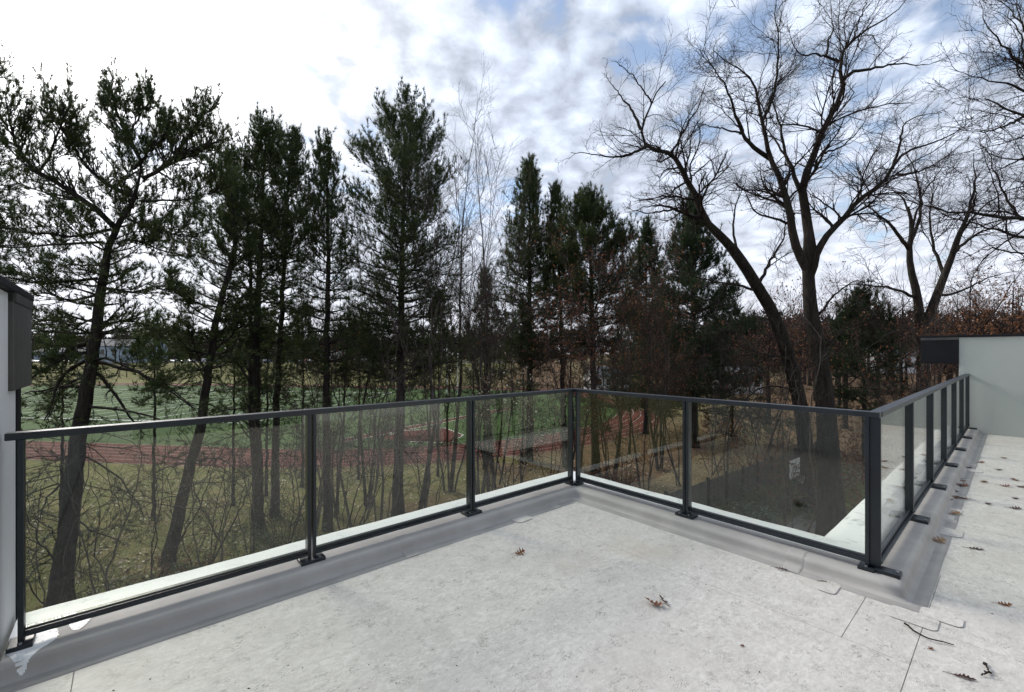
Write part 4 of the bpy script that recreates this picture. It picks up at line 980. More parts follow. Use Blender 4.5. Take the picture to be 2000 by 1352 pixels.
sapling('forked bare sapling whose stems lean apart left of the corner post', 935, 27, 520, 3, 54, GS, 40, M['leaf_brown'], 0.2, r0=0.10)
sapling('bent grey sapling arching over the second railing panel', 740, 22, 600, 4, 55, GS, 0, None, 0.22, r0=0.06)
sapling('thin bare sapling behind the first double post', 610, 22, 700, 4, 56, GS, 0, None, 0.22, r0=0.05)
sapling('scrubby bare sapling at the foot of the leaning pine', 430, 18.5, 850, 3, 57, GS, 0, None, 0.3, r0=0.04, dens=0.7)
sapling('tangled bare sapling beside the great spreading pine trunk', 230, 15.5, 860, 3, 58, GS, 0, None, 0.3, r0=0.04, dens=0.7)
sapling('low bare sapling by the left end post', 62, 14.5, 890, 3, 59, GS, 0, None, 0.3, r0=0.03, dens=0.7)
sapling('thin stemmed sapling beneath the twin trunked pine', 495, 20, 830, 4, 60, GS, 0, None, 0.3, r0=0.04, dens=0.8)
sapling('bare sapling straight behind the middle of the second panel', 690, 24, 640, 5, 61, GS, 0, None, 0.3, r0=0.06)
sapling('slender bare sapling right of the corner posts', 1255, 29, 640, 4, 62, GS, 60, M['leaf_brown'], 0.18, r0=0.06)
sapling('spindly bare sapling near the middle post of the short railing', 1330, 33, 560, 4, 63, GS, 50, M['leaf_brown'], 0.22, r0=0.06)
sapling('wide bare sapling in front of the leaning oak', 1420, 30, 590, 5, 64, GS, 50, M['leaf_brown'], 0.25, r0=0.06)
sapling('twiggy sapling right at the great oak trunk', 1545, 20, 640, 4, 65, GS, 40, M['leaf_brown'], 0.25, r0=0.05)
sapling('bare sapling between the low dark evergreen and the forked oak', 1740, 26, 600, 4, 66, GS, 40, M['leaf_brown'], 0.2, r0=0.05)
sapling('bare sapling left of the tallest pine, level with its lower boughs', 715, 29, 430, 4, 67, GS, 30, M['leaf_brown'], 0.16, r0=0.08)
GT = 'tangled dead brush under the pines'
for k, (px, d, top, st, lab) in enumerate(((160, 16.2, 900, 4, 'tangled drooping brush just right of the great spreading pine trunk'), (290, 18.5, 880, 5, 'tangled brush arching between the great and the leaning pine'), (400, 20.0, 860, 5, 'tangle of bare brush between the leaning and the twin trunked pine'),
        (560, 22.5, 840, 5, 'tangled brush right below the thin pine'), (670, 23.5, 820, 5, 'tangled brush arching behind the second panel, left half'), (845, 25.5, 800, 5, 'tangled brush arching behind the second panel, right end'),
        (985, 29, 790, 4, 'tangled brush behind the third panel'), (1215, 30, 780, 5, 'tangled brush behind the fourth panel'), (1075, 33, 720, 5, 'tangled brush at the inner corner posts'), (1390, 36, 720, 5, 'tangled brush above the middle post of the short railing'))):
    sapling(lab, px, d, top, st, 170+k, GT, 0, None, 0.55, M['twig'], 1.5, r0=0.035, up=-0.02, curl=0.18)
GL = 'young oaks still holding brown leaves'
sapling('young oak thick with red brown leaves in front of the bushy pine', 1115, 31, 470, 5, 71, GL, 2600, M['leaf_brown'], 0.16, r0=0.10, leafsize=0.13)
sapling('young oak with rusty leaves right of the bushy pine', 1195, 33, 520, 5, 72, GL, 2200, M['leaf_brown'], 0.18, r0=0.09, leafsize=0.13)
sapling('young oak with rusty leaves below the small evergreen tip', 1285, 38, 490, 5, 73, GL, 2600, M['leaf_brown'], 0.2, r0=0.09, leafsize=0.15)
sapling('low oak sapling with pale brown leaves behind the third railing panel', 1000, 25, 740, 4, 74, GL, 700, M['litter'], 0.25, r0=0.06, leafsize=0.11)
sapling('leafy brown sapling among the narrow pine trunks', 655, 27, 470, 4, 75, GL, 420, M['leaf_brown'], 0.14, r0=0.07, leafsize=0.13)
sapling('rust leaved sapling left of the great oak', 1480, 34, 600, 5, 76, GL, 1800, M['leaf_brown'], 0.25, r0=0.06, leafsize=0.14)
sapling('brown leaved sapling below the forked oak', 1770, 29, 640, 5, 77, GL, 1300, M['leaf_brown'], 0.25, r0=0.06, leafsize=0.13)
sapling('pale brown oak sapling by the leafy pine stem in the middle', 960, 30, 560, 4, 78, GL, 420, M['leaf_brown'], 0.18, r0=0.07, leafsize=0.12)

# ---------------------------------------------------------------- bare woods behind, each tree its own object (copies share mesh data)
def copy_tree(o, loc, rz, sc, label=None):
    c = o.copy(); COL.objects.link(c); c.location = loc; c.rotation_euler = (0, 0, rz); c.scale = (sc, sc, sc)
    if label: c['label'] = label
    for ch in o.children:
        k = ch.copy(); COL.objects.link(k); k.parent = c
    return c
def wood_proto(px, d, H, seed, leaves, leafmat, label, group, name='woodland_tree', tw=0.012):
    rng = np.random.default_rng(seed); b = gp(px, d)
    tr = [([b, b+np.array([0.1, 0, H*0.2]), b+np.array([0, 0.1, H*0.38])], 0.34, 0.24)]
    lb = [([b+np.array([0, 0.1, H*0.38]), b+np.array([0.3, 0.2, H*0.65]), b+np.array([0.2, -0.2, H])], 0.24, 0.03)]
    for k in range(7):
        a = rng.uniform(0, 6.28); h0 = H*rng.uniform(0.3, 0.6); L_ = H*rng.uniform(0.28, 0.42)
        p = b+np.array([0, 0, h0]); q = p+np.array([math.cos(a)*L_*0.45, math.sin(a)*L_*0.45, L_*0.5]); e = q+np.array([math.cos(a)*L_*0.4, math.sin(a)*L_*0.4, L_*0.6])
        lb.append(([p, q, e], 0.13, 0.02))
    return bare(label, tr, lb, seed, name, 'tree', group, M['twig'], 0.42, tw, leaves, leafmat, 0.22, curl=0.14, up=0.05, fine=2)
GW = 'bare trees of the wood behind the right hand railing'
LW = 'bare grey brown tree in the wood beyond the right hand railing'
GO = 'trees with orange leaves behind the black beam end'
LO = 'tree with orange brown leaves in the wood above the grey green wall'
w1 = wood_proto(1500, 62, 19, 81, 0, None, LW, GW); w2 = wood_proto(1650, 58, 17, 82, 260, M['leaf_brown'], LW, GW); w3 = wood_proto(1760, 66, 20, 83, 0, None, LW, GW)
o1 = wood_proto(1890, 52, 19, 84, 1700, M['leaf_orange'], LO, GO); o2 = wood_proto(1975, 58, 20, 85, 1500, M['leaf_orange'], LO, GO)
def wood_label(px, d, leafy):
    look = 'few leaved' if leafy else 'leafless'
    where = next(t for lim, t in ((1300, 'behind the young rusty oaks'), (1420, 'behind the broad conical evergreen'), (1540, 'left of the great oak'), (1640, 'behind the great oak trunk'),
                                  (1760, 'behind the low dark evergreen'), (1880, 'behind the forked oak'), (9999, 'above the grey green wall')) if px < lim)
    return f"{look} woodland tree {where}, {'near edge' if d < 88 else 'deep part'} of the wood"
w1['label'] = wood_label(1500, 62, False); w2['label'] = wood_label(1650, 58, True); w3['label'] = wood_label(1761, 66, False)
rng = np.random.default_rng(99)
for k in range(46):
    px = rng.uniform(1180, 2080); d = rng.uniform(58, 125)
    if px < 1480 and d < 85: d += 40
    b = gp(px, d); copy_tree((w1, w2, w3)[k % 3], b, rng.uniform(0, 6.28), rng.uniform(0.75, 1.1), wood_label(px, d, k % 3 == 1))
o1['label'] = 'orange leaved tree straight above the left corner of the grey green wall'
o2['label'] = 'orange leaved tree at the right edge, behind the long bare boughs'
for px, d, s, lab in ((1850, 64, 0.85, 'orange leaved tree just left of the grey green wall, above the black beam end'), (1930, 70, 0.8, 'small orange leaved tree farther back above the middle of the grey green wall'),
                      (2040, 55, 0.9, 'orange leaved tree whose crown leans in from the right edge'), (1960, 90, 0.9, 'most distant orange leaved tree above the grey green wall'), (1745, 84, 0.8, 'brown leaved tree behind the low dark evergreen')):
    copy_tree(o1 if s > 0.8 else o2, gp(px, d), rng.uniform(0, 6.28), s, lab)
w4 = wood_proto(900, 190, 15, 86, 0, None, 'small bare tree in the line beyond the sports ground', 'bare trees beyond the far side of the sports ground', tw=0.035)
GB = 'bare trees beyond the far side of the sports ground'
LB = 'small bare tree in the line beyond the sports ground'
for k in range(44):
    px = rng.uniform(40, 1300); d = rng.uniform(172, 208)
    c = copy_tree(w4, gp(px, d), rng.uniform(0, 6.28), rng.uniform(0.5, 1.05), 'small bare tree beyond the sports ground, ' + next(t for lim, t in ((330, 'left of the leaning pine'), (520, 'between leaning and twin trunked pines'), (650, 'left of the narrow pine trunk'), (790, 'left of the tallest pine trunk'), (1000, 'behind the saplings right of the tallest pine'), (9999, 'behind the bushy pine and young oaks')) if px < lim)); c['group'] = GB
# far woods: one mass
def far_woods():
    rng = np.random.default_rng(5); N = 860
    x = rng.uniform(-640, 260, N); y = rng.uniform(268, 360, N); 
    y = np.where(x > 60, rng.uniform(120, 200, N) + 0.2*np.abs(x), y)
    z = gz(x, y); h = rng.uniform(12, 22, N)
    B = np.stack([x, y, z], -1)
    n = 170
    t = rng.uniform(0.02, 1, (N, n)); a = rng.uniform(0, 6.28, (N, n)); rr_ = np.sqrt(rng.uniform(0, 1, (N, n)))*h[:, None]*0.34*np.sin(np.clip(t*0.9+0.12, 0, 1)*math.pi)**0.6
    C = B[:, None, :] + np.stack([np.cos(a)*rr_, np.sin(a)*rr_, t*h[:, None]], -1)
    C = C.reshape(-1, 3); Dn = np.stack([np.cos(a.ravel())*0.6, np.sin(a.ravel())*0.6, np.full(N*n, 1.0)], -1)
    V, T = tri_blades(rng, C, norm(Dn), 2.8, 0.75, 1, 0.45)
    o = link('far_woods', mesh_of('far_woods', V, None, T), M['woods']); o['kind'] = 'stuff'
    o['label'] = 'dark line of far bare woods along the horizon'; o['category'] = 'woods'
far_woods()

# ---------------------------------------------------------------- undergrowth, shrubs, litter
def shrub(label, px, d, w, h, n, size, mat, seed, group='shrubs at the foot of the trees', cat='shrub'):
    rng = np.random.default_rng(seed); b = gp(px, d) + np.array([0, 0, 0.1]); r = root('shrub', b, label, cat, group)
    k = 26
    a = rng.uniform(0, 6.28, k); el = rng.uniform(0.25, 1.4, k)
    dd = np.stack([np.cos(a)*np.cos(el), np.sin(a)*np.cos(el), np.sin(el)], -1)
    Ls = h*0.95/np.maximum(np.sin(el), 0.35); Ls = np.minimum(Ls, np.hypot(w*0.5, h*0.8))
    S = walk(rng, b+np.stack([np.cos(a), np.sin(a), 0*a], -1)*w*0.12, dd, Ls, 6, 0.14, 0.02); R = np.full((k, 6), 0.012)*np.linspace(1, 0.4, 6)
    S2, R2 = spawn(rng, S, R, 7, 0.2, 1, 0.4, 1.1, 0.3, 0.6, 4, 0.15, 0.02, 0.7, 0.005)
    tube_part('stems', [(S, R), (S2, R2)], M['twig'], r, [4, 3], stuff=True)
    idx = rng.integers(0, len(S2), n); p, _, _ = sample(S2, R2, idx, rng.uniform(0.1, 1, n)); p += rng.normal(0, 0.06, p.shape)
    V, Q = leaf_quads(rng, p, size)
    o = link('foliage', mesh_of('foliage', sub(V, r), Q), mat, r); o['kind'] = 'stuff'
shrub('brown leaved shrub below the leaning pine', 390, 17.5, 2.6, 1.5, 700, 0.09, M['leaf_brown'], 1)
shrub('dark thicket shrub below the twin trunked pine', 470, 19.5, 3.4, 1.9, 1100, 0.09, M['shrub'], 2)
shrub('twiggy shrub in front of the first double post', 575, 20.5, 3.0, 1.8, 700, 0.09, M['shrub'], 3)
shrub('green shrub near the sapling in the second panel', 890, 23.5, 1.8, 1.3, 700, 0.09, M['shrub'], 4)
shrub('shrub with pale leaves against the dark board fence', 1470, 25.6, 2.0, 1.2, 900, 0.12, M['ivy_pale'], 5)
shrub('green shrub spreading below the basketball backboard', 1575, 27.0, 3.6, 1.4, 1300, 0.11, M['shrub'], 6)
shrub('dark shrub between the fence and the basketball pole', 1510, 28.5, 3.6, 1.3, 1200, 0.11, M['shrub'], 7)
shrub('low green ground shrub along the foot of the dark board fence', 1435, 27.5, 4.0, 0.9, 1200, 0.11, M['shrub'], 41)
shrub('low green shrub where the fence passes behind the oak', 1545, 33.5, 4.0, 1.1, 1200, 0.12, M['shrub'], 42)
shrub('green shrub behind the basketball hoop', 1600, 33.0, 3.6, 2.0, 1200, 0.13, M['shrub'], 8)
shrub('rusty shrub at the bend of the dry path', 1395, 55.0, 5.0, 2.6, 1300, 0.2, M['leaf_brown'], 9)
shrub('orange leaved shrub under the black beam end', 1862, 30.0, 3.4, 2.4, 1700, 0.14, M['leaf_orange'], 10)
shrub('thicket of brown twigs and leaves right of the corner posts', 1190, 29, 4.0, 2.4, 1200, 0.12, M['leaf_brown'], 12)
shrub('dark brown thicket in front of the great oak', 1560, 27, 5.0, 4.2, 1500, 0.13, M['leaf_brown'], 13)
shrub('dark brown thicket left of the low dark evergreen', 1450, 34, 5.0, 4.0, 1500, 0.14, M['leaf_brown'], 14)
shrub('dark thicket behind the great oak trunk, right of it', 1665, 40, 7.0, 3.6, 1500, 0.15, M['leaf_brown'], 31)
shrub('dark green thicket left of the great oak, far behind', 1530, 47, 8.0, 3.6, 1600, 0.18, M['shrub'], 32)
shrub('brown thicket in front of the low dark evergreen', 1720, 33, 6.0, 3.4, 1500, 0.14, M['leaf_brown'], 33)
shrub('brown thicket between evergreen and terrace wall', 1770, 25, 4.5, 4.6, 1600, 0.13, M['leaf_brown'], 15)
shrub('brown brush just right of the leaning pine foot', 345, 19.0, 2.6, 1.2, 500, 0.08, M['leaf_brown'], 21)
shrub('dark evergreen brush at the foot of the great spreading pine', 215, 16.5, 2.2, 1.2, 600, 0.08, M['shrub'], 22)
shrub('withered brush by the left end post', 70, 15.0, 1.8, 1.2, 420, 0.08, M['leaf_brown'], 23)
shrub('olive brush between twin trunked and narrow pine', 560, 23.0, 3.0, 2.2, 900, 0.09, M['shrub'], 24)
def litter():
    rng = np.random.default_rng(8); N = 32000
    px = rng.uniform(-60, 1700, N); d = 11 + 30*rng.random(N)**1.1
    x = (px-1000)/F_PX*d
    dens_ = np.clip(0.25 + 0.5*(np.sin(x*0.8+d*0.3)*np.sin(d*0.7-x*0.2)+0.5) + np.clip(x*0.04+0.35, 0.12, 0.5), 0.12, 1)
    keep = (rng.random(N) < dens_) & (np.linalg.norm(np.stack([x-CB[0], d-CB[1]], -1), axis=1) > 48.0) & ((x > CB[0]) | (d < 36))
    x, d = x[keep], d[keep]; n = len(x); z = gz(x, d)+0.03
    s = rng.uniform(0.05, 0.10, n); a = rng.uniform(0, 6.28, n); tx, ty = rng.normal(0, 0.3, n), rng.normal(0, 0.3, n)
    ux, uy = np.cos(a)*s, np.sin(a)*s; vx, vy = -np.sin(a)*s*0.6, np.cos(a)*s*0.6
    c = np.stack([x, d, z], -1)
    U_ = np.stack([ux, uy, s*tx], -1); V_ = np.stack([vx, vy, s*ty], -1)
    V = np.stack([c-U_, c-V_+[0, 0, 0.01], c+U_, c+V_+[0, 0, 0.01]], 1).reshape(-1, 3)
    o = link('leaf_litter', mesh_of('leaf_litter', V, np.arange(len(V)).reshape(-1, 4)), M['litter']); o['kind'] = 'stuff'
    o['label'] = 'fallen leaves scattered over the lawn and wood floor'; o['category'] = 'leaves'
    # short grass tufts on the near lawn
    N = 34000; px = rng.uniform(-60, 1000, N); d = 11+17*rng.random(N); x = (px-1000)/F_PX*d
    B = np.stack([x, d, gz(x, d)], -1); Dn = np.tile([0, 0, 1.0], (N, 1))
    V, T = tri_blades(rng, B, Dn, 0.10, 0.035, 1, 0.5)
    o = link('grass', mesh_of('grass', V, None, T), M['grass_blade']); o['kind'] = 'stuff'
    o['label'] = 'short rough winter grass under the pines'; o['category'] = 'grass'
M['grass_blade'] = island_mat('grass_blades', [(0.075, 0.085, 0.03), (0.12, 0.125, 0.05), (0.19, 0.165, 0.085)], 0.8, 0.3)
litter()

# ---------------------------------------------------------------- fence, basketball hoop, far buildings, cars
fa, fb = np.array([5.0, 22.0]), np.array([29.0, 40.6])
fd = (fb-fa)/np.linalg.norm(fb-fa); fn = np.array([-fd[1], fd[0]]); FL = np.linalg.norm(fb-fa)
fence = root('board_fence', (*fa, float(gz(*fa))), 'dark board fence with posts running behind the short railing', 'fence')
npan = int(FL/2.3)
fz = float(gz(*((fa+fb)/2)))
def fbox(a0, a1, b0, b1, z0, z1):
    w = [fa+fd*a0+fn*b0, fa+fd*a1+fn*b0, fa+fd*a1+fn*b1, fa+fd*a0+fn*b1]
    return hexa([(*p, z0) for p in w], [(*p, z1) for p in w])
for k in range(npan+1):
    link('post', mesh_of('post', sub(fbox(k*2.3-0.06, k*2.3+0.06, -0.13, 0.05, G0-0.2, G0+2.25)[0], fence), BOXF), M['fence_post'], fence)
bw = 2.17/9
brd = mesh_of('board', sub(fbox(0.0, bw-0.02, -0.012, 0.012, G0+0.05, G0+2.05)[0], fence), BOXF); brd.materials.append(M['fence'])
rb_ = random.Random(4)
for k in range(npan):
    for q in range(9):
        o = link('board', brd, None, fence)
        w = fd*(k*2.3+0.066+q*bw); o.location = (w[0], w[1], rb_.uniform(-0.02, 0.02))
    for z in (0.35, 1.75):
        link('stretcher', mesh_of('stretcher', sub(fbox(k*2.3+0.065, k*2.3+2.235, 0.014, 0.05, G0+z, G0+z+0.09)[0], fence), BOXF), M['fence'], fence)
hb = gpt(1532, 1023); hoop = root('basketball_hoop', hb, 'freestanding basketball hoop with a white backboard on a thin dark pole', 'basketball hoop')
def tube1(pts, r_, s=8): 
    P_ = np.asarray(pts, float)[None]; return tubes(P_, np.full((1, len(pts)), r_), s)
h = hb
V, Q = tube1([h, h+[0, 0, 1.5], h+[0, 0, 2.95], h+[0.35, -0.15, 3.15]], 0.045); link('pole', mesh_of('pole', sub(V, hoop), Q, smooth=True), M['dark_metal'], hoop)
bc = h+np.array([0.48, -0.2, 3.30]); be = np.array([0.78, 0.62, 0])/np.linalg.norm([0.78, 0.62]); bn = np.array([0.62, -0.78, 0])/np.linalg.norm([0.78, 0.62])
def bbox(a0, a1, b0, b1, z0, z1):
    w = [bc+be*a0+bn*b0, bc+be*a0+bn*b1, bc+be*a1+bn*b1, bc+be*a1+bn*b0]
    w = [bc+be*a0+bn*b0, bc+be*a1+bn*b0, bc+be*a1+bn*b1, bc+be*a0+bn*b1]
    b = [(p[0], p[1], bc[2]+z0) for p in w]; t = [(p[0], p[1], bc[2]+z1) for p in w]
    area = sum(b[i][0]*b[(i+1) % 4][1]-b[(i+1) % 4][0]*b[i][1] for i in range(4))
    if area < 0: b = b[::-1]; t = t[::-1]
    return hexa(b, t)
link('backboard', mesh_of('backboard', sub(bbox(-0.75, 0.75, -0.02, 0.02, -0.5, 0.55)[0], hoop), BOXF), M['board_white'], hoop, bevel=0.01)
fvv, fqq = boxes([bbox(-0.3, 0.3, 0.021, 0.026, -0.32, -0.27), bbox(-0.3, 0.3, 0.021, 0.026, 0.08, 0.13), bbox(-0.3, -0.25, 0.021, 0.026, -0.268, 0.078), bbox(0.25, 0.3, 0.021, 0.026, -0.268, 0.078)])
link('target_frame', mesh_of('target', sub(fvv, hoop), fqq), M['dark_metal'], hoop)
rc = bc+bn*0.30+np.array([0, 0, -0.36])
ringp = [rc+np.array([math.cos(t)*0.23, math.sin(t)*0.23, 0]) for t in np.linspace(0, 2*math.pi, 21)]
V, Q = tube1(ringp, 0.012, 6); rim = link('rim', mesh_of('rim', sub(V, hoop), Q, smooth=True), M['dark_metal'], hoop)
parts = []
for k in range(12):
    for s in (-1, 1):
        t0 = k*2*math.pi/12
        parts.append((*tube1([rc+np.array([math.cos(t0+s*q*0.26)*(0.22-0.10*q), math.sin(t0+s*q*0.26)*(0.22-0.10*q), -0.42*q]) for q in (0, 0.5, 1)], 0.006, 3), None))
V, Q, _ = join(parts); o = link('net', mesh_of('net', sub(V, hoop), Q), M['net'], rim); o['kind'] = 'stuff'
# far buildings
def building(px, d, w, dep, h, rz, wall, label, name='house', cat='house', rise=2.2, nwin=4, group=None, zoff=0):
    x = (px-1000)/F_PX*d; b = (x, d, float(gz(x, d))+zoff)
    r = root(name, b, label, cat, group, rz)
    v, q = axbox(-w/2, w/2, -dep/2, dep/2, -0.5, h); link('wall', mesh_of('wall', v, q), wall, r)
    g = np.array([(-w/2+0.002, -dep/2, h), (-w/2+0.002, dep/2, h), (-w/2+0.002, 0, h+rise), (w/2-0.002, -dep/2, h), (w/2-0.002, dep/2, h), (w/2-0.002, 0, h+rise)])
    link('gable', mesh_of('gable', g, N=[(0, 2, 1), (3, 4, 5)]), wall, r)
    e = 0.5; t = 0.18
    s = rise/(dep/2)
    rv = []; rq = []
    for sg in (-1, 1):
        y0, y1 = sg*(dep/2+e), 0
        z0, z1 = h - s*e + 0.02, h+rise+0.02
        a = [(-w/2-e, y0, z0), (w/2+e, y0, z0), (w/2+e, y1, z1), (-w/2-e, y1, z1)]
        if sg > 0: a = a[::-1]
        rv.append((np.array(a+[(p[0], p[1], p[2]+t) for p in a]), np.array(BOXF)))
    V, Q = boxes(rv); link('roof', mesh_of('roof', V, Q), M['roofing'], r)
    for k in range(nwin):
        cx = -w/2 + w*(k+0.5)/nwin; ww = min(1.2, w/nwin*0.5)
        v, q = axbox(cx-ww/2, cx+ww/2, -dep/2-0.06, -dep/2-0.002, h*0.42, h*0.8); f = link('window', mesh_of('window', v, q), M['window'], r)
        v, q = boxes([axbox(cx-ww/2-0.1, cx+ww/2+0.1, -dep/2-0.09, -dep/2-0.004, h*0.42-0.12, h*0.42-0.002), axbox(cx-ww/2-0.1, cx+ww/2+0.1, -dep/2-0.09, -dep/2-0.004, h*0.8+0.002, h*0.8+0.12)])
        link('window_frame', mesh_of('frame', v, q), M['siding_white'], f)
    return r
building(252, 222, 27, 16, 8.2, 0.25, M['siding_blue'], 'pale blue building with a low gable, right of the great pine trunk', 'building', 'building', 3.2, 6)
building(148, 246, 30, 14, 5.5, 0.1, M['siding_blue'], 'low long blue grey building far beyond the sports ground, left of the great pine trunk', 'building', 'building', 2.0, 6)
building(690, 258, 40, 14, 4.5, -0.1, M['siding_white'], 'long low white building beyond the car park, between the narrow and the tallest pine', 'building', 'building', 1.6, 9)
building(1185, 118, 10, 8, 4.2, 0.2, M['siding_white'], 'white house glimpsed through the trunks right of the corner posts')
building(1437, 98, 9, 8, 3.2, -0.3, M['siding_white'], 'white house glimpsed between the conical evergreen and the great oak')
building(1745, 150, 16, 9, 6.0, -0.2, M['siding_white'], 'pale house far behind the low dark evergreen')
# parked cars
def car_mesh(kind):
    if kind == 'van': prof = [(-2.3, .35), (-2.3, 1.0), (-2.2, 1.95), (1.0, 1.98), (1.55, 1.15), (2.25, 0.95), (2.3, 0.35)]; gl = (1.2, 1.75)
    else: prof = [(-2.2, .35), (-2.2, .85), (-1.75, .98), (-1.15, 1.42), (0.35, 1.42), (1.05, .95), (2.05, .80), (2.15, .35)]; gl = (1.0, 1.34)
    n = len(prof)
    V = [(x, -0.88 if z < 1.1 else -0.74, z) for x, z in prof] + [(x, 0.88 if z < 1.1 else 0.74, z) for x, z in prof]
    Fc = [list(range(n)), list(range(n, 2*n))[::-1]] + [[i, n+i, n+(i+1) % n, (i+1) % n] for i in range(n)]
    body = mesh_of('car_body', V, N=Fc)
    g = [axbox(-1.1 if kind != 'van' else -2.0, 0.35 if kind != 'van' else 1.0, s*0.885-0.02, s*0.885+0.02, gl[0], gl[1]-0.04) for s in (-0.93, 0.93)]
    gv, gq = boxes(g); glass = mesh_of('car_glass', gv, gq)
    wv = []
    for wx in (-1.35, 1.35):
        for wy in (-0.80, 0.80):
            P_ = np.array([[(wx, wy-0.11, .33), (wx, wy-0.10, .33), (wx, wy+0.10, .33), (wx, wy+0.11, .33)]]); R_ = np.array([[0.02, 0.33, 0.33, 0.02]])
            v, q = tubes(P_, R_, 12); wv.append((v, q))
    wv_, wq_ = boxes(wv); return body, glass, mesh_of('car_wheels', wv_, wq_)
cm = {k: car_mesh(k) for k in ('car', 'van')}
for k in cm:
    cm[k][1].materials.append(M['window']); cm[k][2].materials.append(M['tyre'])
bodies = {}
def car(px, d, kind, colr, rz):
    x = (px-1000)/F_PX*d; b = (x, d, float(gz(x, d))+0.04)
    key = (kind, colr)
    if key not in bodies:
        me = cm[kind][0].copy(); me.materials.append(M['car_'+colr]); bodies[key] = me
    what = {'car': 'car', 'van': 'van'}[kind]
    r = root('parked_'+what, b, f"{colr} {what} parked beyond the sports ground, " + ('left of the great pine trunk' if px < 180 else 'between leaning and twin trunked pines' if px < 500 else 'left of the narrow pine trunk' if px < 640 else 'between narrow and tallest pine trunks'), what, f'{colr} {what}s parked beyond the sports ground', rz)
    link('body', bodies[key], None, r); link('windows', cm[kind][1], None, r); link('wheels', cm[kind][2], None, r)
rc_ = random.Random(12)
for row_d, n, p0, p1 in ((216, 13, 55, 160), (222, 22, 330, 780), (236, 16, 300, 760)):
    for k in range(n):
        px = p0+(p1-p0)*(k+0.5)/n + rc_.uniform(-2, 2)
        car(px, row_d, 'van' if rc_.random() < 0.25 else 'car', rc_.choice(['white', 'white', 'silver', 'silver', 'dark', 'red', 'blue']), 1.57+rc_.uniform(-0.05, 0.05))
for px, top, lab in ((873, 668, 'thin white goal post seen through the sapling stems, left one'), (894, 690, 'thin white goal post seen through the sapling stems, right one')):
    d = 88.0; b = at(px, 691, d); b[2] = float(gz(b[0], b[1])); t = at(px, top, d)
    r = root('goal_post', b, lab, 'post', 'white posts on the sports ground')
    V, Q = tube1([b, (b+t)/2, t], 0.11); link('pole', mesh_of('pole', sub(V, r), Q, smooth=True), M['line'], r)
    V, Q = tube1([b, b+np.array([0, 0, 1.0]), b+np.array([0, 0, 1.8])], 0.2); link('padding', mesh_of('pad', sub(V, r), Q, smooth=True), M['turf'], r)

# ---------------------------------------------------------------- leaves, sticks and specks on the terrace
def oak_leaf_mesh(seed, L, curl, lobes=4, wide=0.30):
    rng = np.random.default_rng(seed)
    # half outline of a pointed-lobed leaf along x = 0..1
    up = [(0.0, 0.012)]
    for k in range(lobes):
        x0 = 0.10 + 0.8*k/lobes; wd = wide*(0.55+0.9*math.sin(math.pi*(k+0.7)/(lobes+0.4)))*rng.uniform(0.8, 1.15)
        up += [(x0+0.02, 0.035), (x0+0.10, wd*0.75), (x0+0.17, wd), (x0+0.17, wd*0.6), (x0+0.19, wd*0.32)]
    up += [(0.93, 0.045), (1.0, 0.0)]
    dn = [(x, -y*rng.uniform(0.8, 1.15)) for x, y in up[1:-1]]
    V = []; F = []
    mids = [(x, 0.0) for x, _ in up]
    def lift(x, y):
        return L*(curl[0]*(x-0.4)**2*0.7 + curl[1]*abs(y)*0.3 + curl[2]*y*x + 0.02*math.sin(9*x+seed))
    n = len(up)
    for x, y in up: V.append((L*(x-0.5), L*y, lift(x, y)))
    for x, y in mids: V.append((L*(x-0.5), 0, lift(x, 0)-0.002))
    for x, y in [up[0]]+dn+[up[-1]]: V.append((L*(x-0.5), L*y if y < 0.011 else -0.001, lift(x, y)))
    for k in range(n-1):
        F.append((k, n+k, n+k+1, k+1)); F.append((n+k, 2*n+k, 2*n+k+1, n+k+1))
    V = np.array(V); V[:, 2] -= V[:, 2].min()
    v, q = tube1([(L*-0.5, 0, V[n, 2]), (L*-0.66, 0.01*L, V[n, 2]*0.6+0.002), (L*-0.82, 0.03*L, 0.003)], 0.0012, 4)
    nV = len(V)
    return mesh_of('leaf', np.concatenate([V, v]), np.concatenate([np.array(F), q+nV]), smooth=False)
def deck_leaf(px, py, L, rz, seed, curl, mat, label, group=None, z=0.001, lobes=4, wide=0.30):
    p = on_plane(px, py, z)
    o = link('oak_leaf', oak_leaf_mesh(seed, L*0.85, curl, lobes, wide), M[mat]); o.location = (p[0], p[1], z+0.001); o.rotation_euler = (0, 0, rz)
    o['label'] = label; o['category'] = 'leaf'
    if group: o['group'] = group
GD = 'dead leaves lying on the terrace'
deck_leaf(1278, 1182, 0.13, 2.7, 1, (0.9, 0.25, 0.5), 'deck_leaf', 'large curled red brown oak leaf in the middle of the terrace floor', GD)
deck_leaf(1296, 1176, 0.08, 1.9, 12, (1.2, 0.9, 0.9), 'deck_leaf_dark', 'dark folded leaf standing up beside the large curled oak leaf', GD, lobes=3)
deck_leaf(1015, 1082, 0.10, 0.4, 2, (0.8, 0.5, 0.6), 'deck_leaf', 'small curled brown leaf on the floor towards the inner corner', GD)
deck_leaf(1882, 1324, 0.10, -0.5, 3, (0.1, 0.9, 0.2), 'deck_leaf_dark', 'dark narrow rolled leaf near the bottom right of the floor', GD, lobes=5, wide=0.12)
deck_leaf(1906, 1073, 0.11, -0.45, 4, (0.2, 0.7, 0.3), 'deck_leaf_dark', 'dark brown folded leaf right of the floor patches', GD, wide=0.14)
deck_leaf(1962, 1182, 0.08, -0.4, 5, (0.6, 0.6, 0.3), 'deck_leaf', 'reddish leaf by the right edge of the floor', GD, wide=0.25)
deck_leaf(1814, 1040, 0.15, 0.6, 6, (0.7, 0.4, 0.5), 'deck_leaf_tan', 'large tan leaf in the gutter beside the second base plate', GD, z=0.004)
